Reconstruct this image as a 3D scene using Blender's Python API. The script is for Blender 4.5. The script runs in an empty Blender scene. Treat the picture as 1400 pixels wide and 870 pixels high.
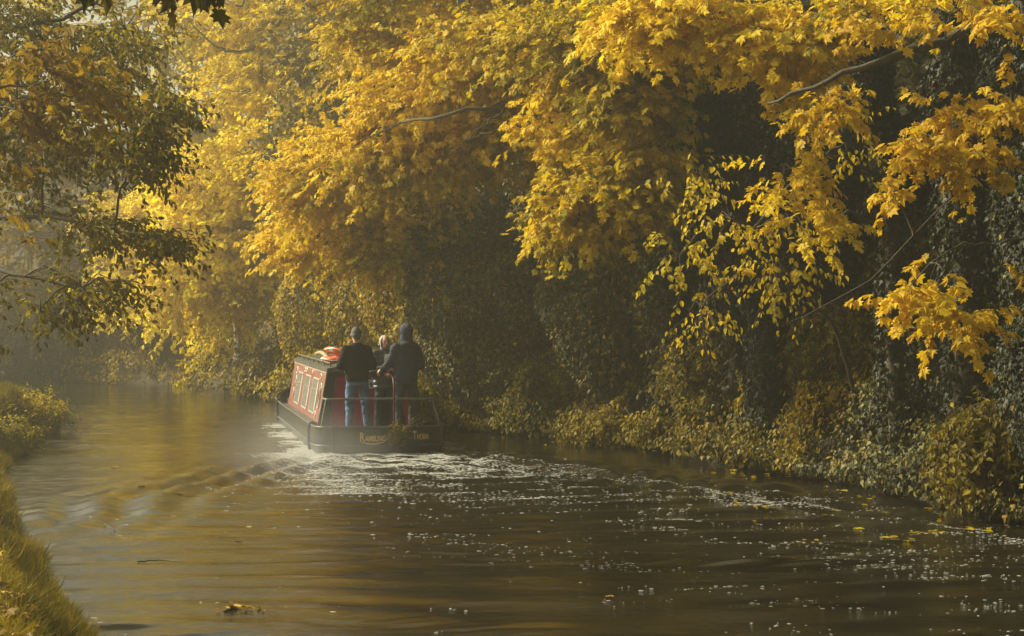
import bpy, bmesh, math, random
import numpy as np
from mathutils import Vector, Matrix, Euler
R = math.radians
rng = np.random.default_rng(11)
random.seed(5)
sc = bpy.context.scene
COL = sc.collection
F = 2550.0; CZ = 2.3; HY = 425.0            # focal length in photo pixels, eye height, horizon row

def P(px, py, d):
    return np.array([(px-700)/F*d, d, CZ-(py-HY)/F*d])

# ------------------------------------------------------------------ noise
def _h(i, j, k):
    n = (i*374761393 + j*668265263 + k*2147483647 + 1013904223) & 0xffffffff
    n = ((n ^ (n >> 13))*1274126177) & 0xffffffff
    return ((n ^ (n >> 16)) & 0xffff)/65535.0
def noise(p, s=1.0, seed=0):
    q = np.asarray(p, float)*s + seed*17.3
    f = np.floor(q).astype(np.int64); t = q-f; t = t*t*(3-2*t)
    r = 0
    for a in (0, 1):
        for b in (0, 1):
            for c in (0, 1):
                w = (t[:, 0] if a else 1-t[:, 0])*(t[:, 1] if b else 1-t[:, 1])*(t[:, 2] if c else 1-t[:, 2])
                r = r + w*_h(f[:, 0]+a, f[:, 1]+b, f[:, 2]+c)
    return r
def sstep(a, b, x):
    t = np.clip((x-a)/(b-a), 0, 1); return t*t*(3-2*t)
def unit(v):
    return v/np.maximum(np.linalg.norm(v, axis=-1, keepdims=True), 1e-9)

# ------------------------------------------------------------------ objects
def link(o, parent=None):
    COL.objects.link(o)
    if parent is not None: o.parent = parent
    return o
def tag(o, label=None, cat=None, group=None, kind=None):
    if label: o['label'] = label
    if cat: o['category'] = cat
    if group: o['group'] = group
    if kind: o['kind'] = kind
    return o
def empty(name, loc=(0, 0, 0), rz=0.0):
    o = bpy.data.objects.new(name, None); o.location = [float(c) for c in loc]; o.rotation_euler = (0, 0, rz)
    o.empty_display_size = .2
    return link(o)
def mesh_np(name, V, loops, starts, totals, mat, parent=None, fattr=None, smooth=False):
    me = bpy.data.meshes.new(name)
    me.vertices.add(len(V)); me.vertices.foreach_set('co', np.asarray(V, np.float32).ravel())
    me.loops.add(len(loops)); me.loops.foreach_set('vertex_index', np.asarray(loops, np.int32))
    me.polygons.add(len(starts)); me.polygons.foreach_set('loop_start', np.asarray(starts, np.int32))
    try: me.polygons.foreach_set('loop_total', np.asarray(totals, np.int32))
    except Exception: pass
    me.polygons.foreach_set('use_smooth', np.full(len(starts), smooth))
    for k, a in (fattr or {}).items():
        at = me.attributes.new(k, 'FLOAT', 'FACE'); at.data.foreach_set('value', np.asarray(a, np.float32))
    me.update(calc_edges=True)
    me.materials.append(mat)
    o = bpy.data.objects.new(name, me)
    return link(o, parent)
def mesh_py(name, V, Fc, mat, parent=None, smooth=False):
    me = bpy.data.meshes.new(name); me.from_pydata([tuple(map(float, v)) for v in V], [], Fc); me.update()
    me.materials.append(mat)
    if smooth:
        for p in me.polygons: p.use_smooth = True
    return link(bpy.data.objects.new(name, me), parent)
def grid_mesh(name, X, Y, Z, mat, smooth=True):
    ny, nx = X.shape
    V = np.stack([X, Y, Z], -1).reshape(-1, 3)
    i = np.arange(ny*nx).reshape(ny, nx)
    q = np.stack([i[:-1, :-1], i[:-1, 1:], i[1:, 1:], i[1:, :-1]], -1).reshape(-1)
    n = len(q)//4
    return mesh_np(name, V, q, np.arange(n)*4, np.full(n, 4), mat, smooth=smooth)

# ------------------------------------------------------------------ materials
def newmat(name):
    m = bpy.data.materials.new(name); m.use_nodes = True
    nt = m.node_tree; nt.nodes.clear()
    out = nt.nodes.new('ShaderNodeOutputMaterial')
    return m, nt, out
def N(nt, t, **kw):
    n = nt.nodes.new(t)
    for k, v in kw.items():
        if k in n.inputs: n.inputs[k].default_value = v
        else: setattr(n, k, v)
    return n
def ramp(nt, fac, stops, interp='LINEAR'):
    r = nt.nodes.new('ShaderNodeValToRGB'); r.color_ramp.interpolation = interp
    e = r.color_ramp.elements
    while len(e) < len(stops): e.new(.5)
    for i, (p, c) in enumerate(stops): e[i].position = p; e[i].color = (*c, 1)
    nt.links.new(fac, r.inputs[0]); return r
def plain(name, col, rough=.6, metal=0., var=.15, nscale=8., bump=0., bscale=40., spec=.5):
    m, nt, out = newmat(name)
    tc = N(nt, 'ShaderNodeTexCoord'); nz = N(nt, 'ShaderNodeTexNoise', Scale=nscale, Detail=5.)
    nt.links.new(tc.outputs['Object'], nz.inputs['Vector'])
    lo = tuple(c*(1-var) for c in col); hi = tuple(min(1, c*(1+var)) for c in col)
    r = ramp(nt, nz.outputs[0], [(.3, lo), (.7, hi)])
    b = N(nt, 'ShaderNodeBsdfPrincipled', Roughness=rough, Metallic=metal)
    b.inputs['Specular IOR Level'].default_value = spec
    nt.links.new(r.outputs[0], b.inputs['Base Color'])
    if bump:
        n2 = N(nt, 'ShaderNodeTexNoise', Scale=bscale, Detail=4.); nt.links.new(tc.outputs['Object'], n2.inputs['Vector'])
        bp = N(nt, 'ShaderNodeBump', Strength=bump, Distance=.01); nt.links.new(n2.outputs[0], bp.inputs['Height'])
        nt.links.new(bp.outputs[0], b.inputs['Normal'])
    nt.links.new(b.outputs[0], out.inputs[0]); return m
def leafmat(name, stops, trans=.35, rough=.6, tcol=1.3, spec=.22):
    m, nt, out = newmat(name)
    at = N(nt, 'ShaderNodeAttribute', attribute_name='tint')
    r = ramp(nt, at.outputs['Fac'], stops)
    g = N(nt, 'ShaderNodeNewGeometry'); nz = N(nt, 'ShaderNodeTexNoise', Scale=30., Detail=3.)
    nt.links.new(g.outputs['Position'], nz.inputs['Vector'])
    mr = N(nt, 'ShaderNodeMapRange'); mr.inputs['To Min'].default_value = .7; mr.inputs['To Max'].default_value = 1.3
    nt.links.new(nz.outputs[0], mr.inputs[0])
    mx = N(nt, 'ShaderNodeVectorMath', operation='SCALE'); nt.links.new(r.outputs[0], mx.inputs[0]); nt.links.new(mr.outputs[0], mx.inputs['Scale'])
    b = N(nt, 'ShaderNodeBsdfPrincipled', Roughness=rough); b.inputs['Specular IOR Level'].default_value = spec
    nt.links.new(mx.outputs[0], b.inputs['Base Color'])
    sc2 = N(nt, 'ShaderNodeVectorMath', operation='SCALE'); sc2.inputs['Scale'].default_value = tcol
    nt.links.new(mx.outputs[0], sc2.inputs[0])
    tr = N(nt, 'ShaderNodeBsdfTranslucent'); nt.links.new(sc2.outputs[0], tr.inputs[0])
    ms = N(nt, 'ShaderNodeMixShader'); ms.inputs[0].default_value = trans
    nt.links.new(b.outputs[0], ms.inputs[1]); nt.links.new(tr.outputs[0], ms.inputs[2])
    nt.links.new(ms.outputs[0], out.inputs[0]); return m

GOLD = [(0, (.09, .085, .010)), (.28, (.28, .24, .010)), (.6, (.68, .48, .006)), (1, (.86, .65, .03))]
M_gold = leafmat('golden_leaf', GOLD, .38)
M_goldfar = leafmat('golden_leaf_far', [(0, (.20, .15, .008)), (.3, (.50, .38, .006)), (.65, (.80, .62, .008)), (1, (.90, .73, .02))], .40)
M_orange = leafmat('orange_leaf', [(0, (.18, .11, .006)), (.4, (.46, .29, .008)), (1, (.74, .50, .015))], .38)
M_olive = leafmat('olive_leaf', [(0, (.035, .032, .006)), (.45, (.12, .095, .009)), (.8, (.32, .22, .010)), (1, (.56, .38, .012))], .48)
M_beech = leafmat('beech_leaf', [(0, (.05, .045, .008)), (.4, (.17, .135, .010)), (.8, (.44, .32, .012)), (1, (.66, .47, .015))], .48)
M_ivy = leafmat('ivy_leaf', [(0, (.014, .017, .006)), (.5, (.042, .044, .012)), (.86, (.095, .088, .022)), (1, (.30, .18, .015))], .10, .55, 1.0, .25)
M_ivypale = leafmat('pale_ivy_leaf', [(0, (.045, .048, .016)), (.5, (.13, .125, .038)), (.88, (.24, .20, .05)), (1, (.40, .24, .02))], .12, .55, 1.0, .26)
M_bramble = leafmat('bramble_leaf', [(0, (.04, .036, .007)), (.4, (.15, .115, .010)), (.75, (.38, .27, .010)), (1, (.62, .44, .015))], .3)
M_grass = leafmat('grass_blade', [(0, (.08, .066, .010)), (.5, (.24, .18, .012)), (1, (.46, .34, .02))], .3)
M_litter = leafmat('fallen_leaf', [(0, (.10, .05, .008)), (.5, (.28, .16, .012)), (1, (.58, .36, .025))], .1)
M_bark = plain('bark', (.075, .060, .036), .9, 0, .4, 9, .8, 30)
M_barkpale = plain('pale_bark', (.17, .14, .09), .9, 0, .35, 9, .6, 30)

# ------------------------------------------------------------------ leaf templates
def tmpl(kind):
    if kind == 'ovate':
        V = [(0, 0, 0), (.27, .28, .06), (.24, .66, .04), (0, 1, -.12), (-.24, .66, .04), (-.27, .28, .06)]
        return np.array(V), [[0, 1, 2, 3], [0, 3, 4, 5]]
    if kind == 'far':
        V = [(0, 0, 0), (.38, .5, .08), (0, 1, -.1), (-.38, .5, .08)]
        return np.array(V), [[0, 1, 2], [0, 2, 3]]
    if kind == 'maple':
        h = [(.16, -.10, -.02), (.42, .02, -.03), (.30, .18, .03), (.62, .36, -.08), (.40, .46, .03), (.50, .70, -.06), (.20, .62, .03)]
        V = [(0, 0, 0)] + h + [(0, 1.0, -.16)] + [(-x, y, z) for x, y, z in reversed(h)]
        n = len(h)
        return np.array(V), [list(range(0, n+2)), [0]+list(range(n+1, 2*n+2))]
    if kind == 'ivy':
        h = [(.30, -.05, -.02), (.44, .28, -.05), (.24, .42, .02)]
        V = [(0, 0, 0)] + h + [(0, 1.0, -.12)] + [(-x, y, z) for x, y, z in reversed(h)]
        return np.array(V), [[0, 1, 2, 3, 4], [0, 4, 5, 6, 7]]
    if kind == 'blade':
        V = [(-.03, 0, 0), (.03, 0, 0), (.022, .55, .10), (0, 1, .38), (-.022, .55, .10)]
        return np.array(V), [[0, 1, 2, 4], [4, 2, 3]]
def leaves(name, kind, pos, axis, nrm, size, tint, mat, parent=None):
    T, Fc = tmpl(kind); n = len(pos); K = len(T)
    ax = unit(axis); nr = nrm - (nrm*ax).sum(1, keepdims=True)*ax; nr = unit(nr); sd = np.cross(ax, nr)
    size = np.broadcast_to(np.asarray(size, float), (n,))
    wv = 1+.25*(rng.random(n)-.5); cup = 1+2.2*(rng.random(n)-.4)
    V = pos[:, None] + size[:, None, None]*(T[None, :, 0:1]*wv[:, None, None]*sd[:, None] + T[None, :, 1:2]*ax[:, None] + T[None, :, 2:3]*cup[:, None, None]*nr[:, None])
    lf = np.concatenate([np.array(f) for f in Fc]); tot = np.array([len(f) for f in Fc]); L = len(lf)
    loops = (np.arange(n)[:, None]*K + lf[None]).ravel()
    st = (np.arange(n)[:, None]*L + (np.cumsum(tot)-tot)[None]).ravel()
    return mesh_np(name, V.reshape(-1, 3), loops, st, np.tile(tot, n), mat, parent, {'tint': np.repeat(np.clip(tint, 0, 1), len(Fc))})
class Sticks:                                   # many tapered tubes gathered for ONE part of ONE plant
    def __init__(s): s.V = []; s.Q = []; s.n = 0
    def add(s, A, B, ra, rb, sides=4):
        A = np.atleast_2d(A).astype(float); B = np.atleast_2d(B).astype(float); m = len(A)
        ra = np.broadcast_to(ra, (m,)); rb = np.broadcast_to(rb, (m,))
        d = unit(B-A); up = np.where(np.abs(d[:, 2:3]) > .9, [[1., 0, 0]], [[0, 0, 1.]]); u = unit(np.cross(d, up)); v = np.cross(d, u)
        a = np.arange(sides)*2*np.pi/sides; c = np.cos(a)[None, :, None]; t = np.sin(a)[None, :, None]
        ring = u[:, None]*c + v[:, None]*t
        V = np.concatenate([A[:, None]+ring*ra[:, None, None], B[:, None]+ring*rb[:, None, None]], 1).reshape(-1, 3)
        k = np.arange(sides); q = np.stack([k, (k+1) % sides, (k+1) % sides+sides, k+sides], -1)
        Q = (np.arange(m)[:, None, None]*2*sides + q[None] + s.n).reshape(-1, 4)
        s.V.append(V); s.Q.append(Q); s.n += len(V)
    def path(s, pts, radii, sides=8):
        pts = np.asarray(pts, float); m = len(pts)
        d = np.gradient(pts, axis=0); d = unit(d); up = np.where(np.abs(d[:, 2:3]) > .95, [[1., 0, 0]], [[0, 0, 1.]])
        u = unit(np.cross(d, up)); 
        for i in range(1, m):
            u[i] = u[i-1]-(u[i-1]@d[i])*d[i]; u[i] /= max(np.linalg.norm(u[i]), 1e-9)
        v = np.cross(d, u)
        a = np.arange(sides)*2*np.pi/sides
        V = (pts[:, None] + (u[:, None]*np.cos(a)[None, :, None]+v[:, None]*np.sin(a)[None, :, None])*np.asarray(radii)[:, None, None]).reshape(-1, 3)
        k = np.arange(sides); q = np.stack([k, (k+1) % sides, (k+1) % sides+sides, k+sides], -1)
        Q = (np.arange(m-1)[:, None, None]*sides+q[None]+s.n).reshape(-1, 4)
        s.V.append(V); s.Q.append(Q); s.n += len(V)
    def build(s, name, mat, parent=None):
        V = np.concatenate(s.V); Q = np.concatenate(s.Q); n = len(Q)
        return mesh_np(name, V, Q.ravel(), np.arange(n)*4, np.full(n, 4), mat, parent, smooth=True)
def curve(pts, n=14, wob=.0):
    pts = np.asarray(pts, float); m = len(pts)
    t = np.linspace(0, m-1, n); out = []
    for x in t:
        i = int(min(x, m-2)); f = x-i
        p0 = pts[max(i-1, 0)]; p1 = pts[i]; p2 = pts[i+1]; p3 = pts[min(i+2, m-1)]
        out.append(.5*((2*p1)+(-p0+p2)*f+(2*p0-5*p1+4*p2-p3)*f*f+(-p0+3*p1-3*p2+p3)*f**3))
    out = np.array(out)
    if wob:
        out[1:-1] += (rng.random((n-2, 3))-.5)*wob
    return out

# ------------------------------------------------------------------ the canal and the land
LS = [(4, -30), (1.9, -4), (1.3, 0), (-.8, 6), (-3.15, 13), (-5.0, 18.5), (-7.3, 26), (-7.8, 28.5), (-8.3, 32), (-8.9, 36), (-10.2, 41), (-12.5, 46.5), (-17, 51.5), (-26, 56), (-60, 62), (-120, 64)]
RS = [(13, -30), (9.6, 0), (7.6, 10), (5.7, 20), (4.75, 24), (3.6, 27.3), (2.4, 30.9), (.6, 34), (-1.6, 37.5), (-4.4, 43.5), (-7.4, 52), (-10.5, 57.5), (-17, 61.5), (-30, 66), (-60, 73), (-120, 76)]
POLY = np.array(LS + RS[::-1], float)
def segdist(x, y, pl):
    best = np.full(x.shape, 1e9)
    for (ax, ay), (bx, by) in zip(pl[:-1], pl[1:]):
        dx, dy = bx-ax, by-ay; t = np.clip(((x-ax)*dx+(y-ay)*dy)/(dx*dx+dy*dy), 0, 1)
        best = np.minimum(best, np.hypot(x-ax-t*dx, y-ay-t*dy))
    return best
def inside(x, y):
    c = np.zeros(x.shape, bool); n = len(POLY)
    for i in range(n):
        (ax, ay), (bx, by) = POLY[i], POLY[(i+1) % n]
        if ay == by: continue
        c ^= ((ay > y) != (by > y)) & (x < (bx-ax)*(y-ay)/(by-ay)+ax)
    return c
def land(x, y):
    x = np.asarray(x, float); y = np.asarray(y, float)
    dl = segdist(x, y, LS); dr = segdist(x, y, RS); ins = inside(x, y)
    p = np.stack([x, y, 0*x], -1).reshape(-1, 3)
    n1 = noise(p, .45, 1).reshape(x.shape); n2 = noise(p, 1.3, 2).reshape(x.shape)
    left = .38*sstep(0, .5, dl)+.04*n2
    hump = np.exp(-((x+9.3)**2/1.4+((y-33)/4.5)**2))*.40
    left = left+hump*sstep(0, .5, dl)
    near = 1-sstep(34, 50, y)
    right = .12+(2.9+.9*near)*sstep(0, 3.6, dr)*(.75+.5*n1)+.42*np.clip(dr-3, 0, 16)*1.0+.25*n2
    right *= sstep(-.02, .35, dr)
    z = np.where(dl < dr, left, right)
    return np.where(ins, -.25-1.0*sstep(0, 1, np.minimum(dl, dr)), z)

# ground material: leaf mould and soil, with a pale towpath of its own below
M_ground = plain('leaf_mould', (.060, .046, .022), .95, 0, .5, 3.5, .9, 14)
gx = np.arange(-90, 60.1, .33); gy = np.arange(-30, 135, .33)
X, Y = np.meshgrid(gx, gy)
g = grid_mesh('ground', X, Y, land(X, Y), M_ground); tag(g, kind='structure', label='earth banks of the canal')
mb = bpy.data.meshes.new('mist'); bm = bmesh.new(); bmesh.ops.create_icosphere(bm, subdivisions=4, radius=1); bm.to_mesh(mb); bm.free()
mo = link(bpy.data.objects.new('mist', mb)); mo.scale = (1.9, 6.5, 1.0); mo.location = (-3.2, 28.2, .15); mo.rotation_euler = (0, 0, R(8))
m, nt, out = newmat('exhaust_mist'); v = N(nt, 'ShaderNodeVolumePrincipled', Anisotropy=.2); v.inputs['Color'].default_value = (.95, .95, .93, 1)
tc = N(nt, 'ShaderNodeTexCoord'); ln_ = N(nt, 'ShaderNodeVectorMath', operation='LENGTH'); nt.links.new(tc.outputs['Object'], ln_.inputs[0])
mr = N(nt, 'ShaderNodeMapRange', interpolation_type='SMOOTHSTEP'); mr.inputs['From Min'].default_value = .95; mr.inputs['From Max'].default_value = 0.; mr.inputs['To Max'].default_value = 1.; nt.links.new(ln_.outputs['Value'], mr.inputs[0])
nz = N(nt, 'ShaderNodeTexNoise', Scale=2.6, Detail=4.); nt.links.new(tc.outputs['Object'], nz.inputs['Vector']); m1 = N(nt, 'ShaderNodeMath', operation='MULTIPLY'); m2 = N(nt, 'ShaderNodeMath', operation='MULTIPLY'); m2.inputs[1].default_value = .15
nt.links.new(mr.outputs[0], m1.inputs[0]); nt.links.new(nz.outputs[0], m1.inputs[1]); nt.links.new(m1.outputs[0], m2.inputs[0]); nt.links.new(m2.outputs[0], v.inputs['Density'])
nt.links.new(v.outputs[0], out.inputs['Volume']); mb.materials.append(m); tag(mo, 'thin white mist low on the water beside the narrowboat', 'mist', kind='stuff')
# farther hills, one ring of land out to the horizon
a = np.linspace(0, 2*np.pi, 73); rr = np.array([55, 110, 400, 2500])
A_, R_ = np.meshgrid(a, rr); 
Xf = -10+R_*np.cos(A_); Yf = 50+R_*np.sin(A_)
far = grid_mesh('terrain', Xf, Yf, np.where(R_ < 60, -1.6, np.where(R_ < 120, 4., 8.)), M_ground); tag(far, kind='structure', label='land beyond the canal')
pl = [(-1.2, -10), (-3.1, 6), (-5.2, 13), (-7.2, 19), (-9.6, 26.5), (-10.9, 33), (-12.6, 41), (-16, 48), (-24, 53), (-40, 57)]
pc = curve([(x, y, 0) for x, y in pl], 120)
tn = unit(np.gradient(pc, axis=0)); sd = np.stack([-tn[:, 1], tn[:, 0], 0*tn[:, 0]], -1)
rows = np.stack([pc+sd*w for w in np.linspace(-.75, .75, 9)], 0)
M_path = plain('path_gravel', (.24, .20, .13), .95, 0, .35, 6, .6, 60)
pth = grid_mesh('towpath', rows[..., 0], rows[..., 1], land(rows[..., 0], rows[..., 1])+.03, M_path); tag(pth, kind='structure', label='pale gravel towpath on the left bank')

# ------------------------------------------------------------------ water with the boat's wake modelled in it
ST = np.array([-2.10, 30.1]); HEAD = R(11.1)            # stern centre and heading of the boat
fw = np.array([-math.sin(HEAD), math.cos(HEAD)]); rt = np.array([math.cos(HEAD), math.sin(HEAD)])
def waveheight(x, y):
    p = np.stack([x, y, 0*x], -1).reshape(-1, 3)
    warp = (noise(p, .35, 3)-.5).reshape(x.shape); warp2 = (noise(p, .35, 4)-.5).reshape(x.shape)
    calm = noise(p, .22, 5).reshape(x.shape)
    h = 0
    for i in range(26):
        th = R(90)+(rng2.random()-.5)*2.2; L = .16*(1.13**i)
        k = 2*np.pi/L; h = h + .0022*L**.8*4*np.sin(k*((x+1.2*warp)*math.cos(th)+(y+1.2*warp2)*math.sin(th))+rng2.random()*6.3)
    h = h*(.30+1.0*sstep(.25, .8, calm))*.13
    patch = sstep(.42, .68, noise(np.stack([x*.5, y, 0*x], -1).reshape(-1, 3), .55, 12).reshape(x.shape))*.8+.25
    for i in range(7):
        th = R(90)+(rng2.random()-.5)*.9; L = .17*(1.19**i); k = 2*np.pi/L
        h = h+.0042*L*patch*np.sin(k*((x+.5*warp2)*math.cos(th)+(y+.9*warp)*math.sin(th))+rng2.random()*6.3+3*warp2)
    # wake: diverging crests trailing astern and transverse crests reaching both banks
    u = -((x-ST[0])*fw[0]+(y-ST[1])*fw[1]); v = (x-ST[0])*rt[0]+(y-ST[1])*rt[1]
    av = np.abs(v)
    arm = u*.42+.9
    ph = (av-arm)
    w = .046*np.exp(-(ph/1.1)**2)*np.sin(2*np.pi*(ph*.9+u*.18+warp*1.2)/.62)*sstep(-1, 2, u)*np.exp(-u/26)
    tr = .024*np.sin(2*np.pi*(u+av*.22+warp*1.5)/.95)*np.exp(-(np.maximum(av-arm, 0)/1.2)**2)*sstep(-.5, 3, u)*np.exp(-u/22)
    n3 = (noise(p, 5.0, 6)-.5).reshape(x.shape)+(noise(p, 11., 7)-.5).reshape(x.shape)*.5
    wash = .060*n3*np.exp(-(v/(.7+.10*u))**2)*sstep(-.4, .3, u)*np.exp(-np.maximum(u, 0)/4.5)
    bank = .010*n3*np.exp(-((x-np.interp(y, [q[1] for q in LS], [q[0] for q in LS]))-.9)**2/1.6)
    return h+w+tr+wash+bank
rng2 = np.random.default_rng(3)
yy = [-30., -10, 0, 4, 8, 10]
y = 11.0
while y < 78: yy.append(y); y += .022+.0000009*y**3 if y < 40 else .09+.004*(y-40)
yy += [80, 90, 110]
yy = np.array(yy); uu = np.linspace(-1, 1, 900)
Yw = np.repeat(yy[:, None], 900, 1); hw = np.where(yy > 45, .33*yy+10+(yy-45)*2.2, .33*np.maximum(yy, 0)+6); Xw = uu[None]*hw[:, None]-1.5
rng2 = np.random.default_rng(3)
Zw = waveheight(Xw, Yw)
m, nt, out = newmat('canal_water')
g_ = N(nt, 'ShaderNodeNewGeometry'); mp = N(nt, 'ShaderNodeMapping'); mp.inputs['Scale'].default_value = (1., 2.4, 1.)
nt.links.new(g_.outputs['Position'], mp.inputs[0])
n1 = N(nt, 'ShaderNodeTexNoise', Scale=6.0, Detail=6., Roughness=.66); n2 = N(nt, 'ShaderNodeTexNoise', Scale=.5, Detail=2.)
nt.links.new(mp.outputs[0], n1.inputs['Vector']); nt.links.new(mp.outputs[0], n2.inputs['Vector'])
mr = N(nt, 'ShaderNodeMapRange'); mr.inputs['From Min'].default_value = .35; mr.inputs['From Max'].default_value = .65; mr.inputs['To Min'].default_value = .0025; mr.inputs['To Max'].default_value = .010
nt.links.new(n2.outputs[0], mr.inputs[0])
bp = N(nt, 'ShaderNodeBump', Strength=1.); nt.links.new(n1.outputs[0], bp.inputs['Height']); nt.links.new(mr.outputs[0], bp.inputs['Distance'])
b = N(nt, 'ShaderNodeBsdfPrincipled', Roughness=.035, IOR=1.9); b.inputs['Base Color'].default_value = (.011, .008, .003, 1)
nt.links.new(bp.outputs[0], b.inputs['Normal']); nt.links.new(b.outputs[0], out.inputs[0]); M_water = m
wat = grid_mesh('water', Xw, Yw, Zw, M_water); tag(wat, kind='structure', label='brown canal water ruffled by the wake')
rng2 = np.random.default_rng(3)

# foam and bubbles: small domes of froth, far too many to count
def water_z(x, y):
    global rng2
    rng2 = np.random.default_rng(3)
    return waveheight(x, y)
def domes(name, x, y, r, flat, mat):
    z = water_z(x, y)
    a = np.arange(6)*np.pi/3
    T = [(math.cos(t), math.sin(t), -.2) for t in a]+[(.62*math.cos(t), .62*math.sin(t), .62) for t in a]+[(0, 0, .9)]
    T = np.array(T); Fc = [[i, (i+1) % 6, (i+1) % 6+6, i+6] for i in range(6)]+[[i+6, (i+1) % 6+6, 12] for i in range(6)]
    n = len(x); sx = r*(1+rng.random(n)*flat[0]); V = np.stack([x, y, z], -1)[:, None]+T[None]*np.stack([sx, r, r*flat[1]], -1)[:, None]
    lf = np.concatenate([np.array(f) for f in Fc]); tot = np.array([len(f) for f in Fc]); L = len(lf)
    loops = (np.arange(n)[:, None]*13+lf[None]).ravel(); st = (np.arange(n)[:, None]*L+(np.cumsum(tot)-tot)[None]).ravel()
    return mesh_np(name, V.reshape(-1, 3), loops, st, np.tile(tot, n), mat, smooth=True)
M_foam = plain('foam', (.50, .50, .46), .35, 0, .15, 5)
def uv2xy(u, v): return ST[0]-u*fw[0]+v*rt[0], ST[1]-u*fw[1]+v*rt[1]
FX = []; FY = []; FR = []
def scatter(n, u, v, r, thr=.45, s=2.2, seed=9):
    x, y = uv2xy(u, v)
    wx = x+.5*noise(np.stack([x, y, 0*x], -1), 1.3, seed+5); wy = y+.5*noise(np.stack([x, y, 0*x], -1), 1.3, seed+6); ca, sa = math.cos(.5), math.sin(.5)
    qx, qy = (wx*ca-wy*sa)*.5, (wx*sa+wy*ca)*1.5
    a_ = noise(np.stack([qx, qy, 0*x], -1), s, seed)*.45+noise(np.stack([qx, qy, 0*x], -1), s*.35, seed+1)*.35+noise(np.stack([qx, qy, 0*x], -1), s*3.1, seed+2)*.20
    k = sstep(thr-.02, thr+.22, a_) > rng.random(len(x))
    FX.append(x[k]); FY.append(y[k]); FR.append(r[k])
n = 60000; u = rng.gamma(1.3, 1.3, n)-.1; scatter(n, u, rng.normal(0, .55, n)*(1+.14*u)+.1, .004+.010*rng.random(n)**2.5, .40, 4.)
n = 22000; u = -rng.random(n)*8.5; scatter(n, u, -1.05-np.abs(rng.normal(0, .16+.02*0, n)), .004+.010*rng.random(n)**2.5, .40, 4.)   # along the near side of the hull
n = 4000; u = -rng.random(n)*4; scatter(n, u, 1.05+np.abs(rng.normal(0, .2, n)), .004+.009*rng.random(n)**2.5, .45, 4.)
n = 14000; u = rng.random(n)*17; scatter(n, u, (u*.36+.7)+rng.normal(0, .35, n), .003+.0075*rng.random(n)**2.5, .46, 2.2)            # right arm of the wake
n = 9000; u = rng.random(n)*12; scatter(n, u, -(u*.30+.9)+rng.normal(0, .3, n), .0035+.008*rng.random(n)**3, .60, 2.2)
n = 20000; u = rng.random(n)*17; scatter(n, u, rng.normal(.3, 1.1, n)*(.5+.09*u), .003+.0075*rng.random(n)**2.5, .50, 1.6)
n = 6500; u = 7+rng.random(n)*11; scatter(n, u, rng.normal(1.4, 2.2, n), .003+.0075*rng.random(n)**2.5, .50, 1.4, 21)
n = 24000; u = rng.random(n)**1.3*7-.5; scatter(n, u, rng.normal(-1.15, .33, n), .003+.006*rng.random(n)**2.5, .36, 3.)  # fine foam standing in for the bright mist's reflection left of the stern
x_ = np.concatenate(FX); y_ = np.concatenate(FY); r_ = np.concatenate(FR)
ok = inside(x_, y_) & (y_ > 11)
fo = domes('foam', x_[ok], y_[ok], r_[ok], (2.0, .32), M_foam); tag(fo, 'white foam and bubbles trailing behind the boat, partly standing in for a pale reflection', 'foam', kind='stuff')

# ------------------------------------------------------------------ sprays of leaves on twigs
def sprays(C, Rr, ns, out_dir, lpn=12, slen=.65, lsize=.1, droop=.35, tint=.5, tvar=.25, hang=.6, shell=.35, seed=0, thin=0.):
    """sprays filling ellipsoids C with radii Rr. returns leaf arrays and twig ends"""
    P0 = []; OW = []
    for c, r_, n in zip(C, Rr, ns):
        n = int(n); d = unit(rng.normal(size=(n, 3))); rad = rng.random(n)**shell
        q = d*rad[:, None]*np.asarray(r_)[None]
        P0.append(np.asarray(c)[None]+q); OW.append(d)
    P0 = np.concatenate(P0); OW = np.concatenate(OW); m = len(P0)
    keep = noise(P0, 1.05, 30+seed)*.62+noise(P0, 2.6, 31+seed)*.38 > .36+thin
    P0 = P0[keep]; OW = OW[keep]; m = len(P0)
    od = np.asarray(out_dir, float)[None]
    D = OW*[1, 1, .35]+od*.7+rng.normal(size=(m, 3))*.35; D[:, 2] -= droop; D = unit(D)
    Ls = slen*(.6+.8*rng.random(m))
    E = P0+D*Ls[:, None]; E[:, 2] -= Ls*.12
    t = (np.arange(lpn)+.7)/lpn
    base = P0[:, None]+(E-P0)[:, None]*t[None, :, None]
    base = base + rng.normal(size=base.shape)*.018
    upv = unit(np.array([[0, 0, 1.]])+OW*.45+od*.25+rng.normal(size=(m, 3))*.25)
    side = unit(np.cross(D, upv)); sgn = np.where(np.arange(lpn) % 2 == 0, 1., -1.)
    ax = side[:, None]*sgn[None, :, None]*.8+D[:, None]*.5+rng.normal(size=base.shape)*.28; ax[..., 2] -= hang*(.4+.8*rng.random(base.shape[:2]))
    nr = upv[:, None]+rng.normal(size=base.shape)*.42
    sz = lsize*(.65+.6*rng.random(base.shape[:2]))
    cl = noise(P0, .9, 50+seed)*.5+noise(P0, .38, 53+seed)*.5; tn = tint+(cl-.5)*2.2*tvar*2+0*sz[:, 0]
    tn = tn[:, None]+rng.normal(size=sz.shape)*tvar*.45
    return base.reshape(-1, 3), ax.reshape(-1, 3), nr.reshape(-1, 3), sz.ravel(), tn.ravel(), P0, E
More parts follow.
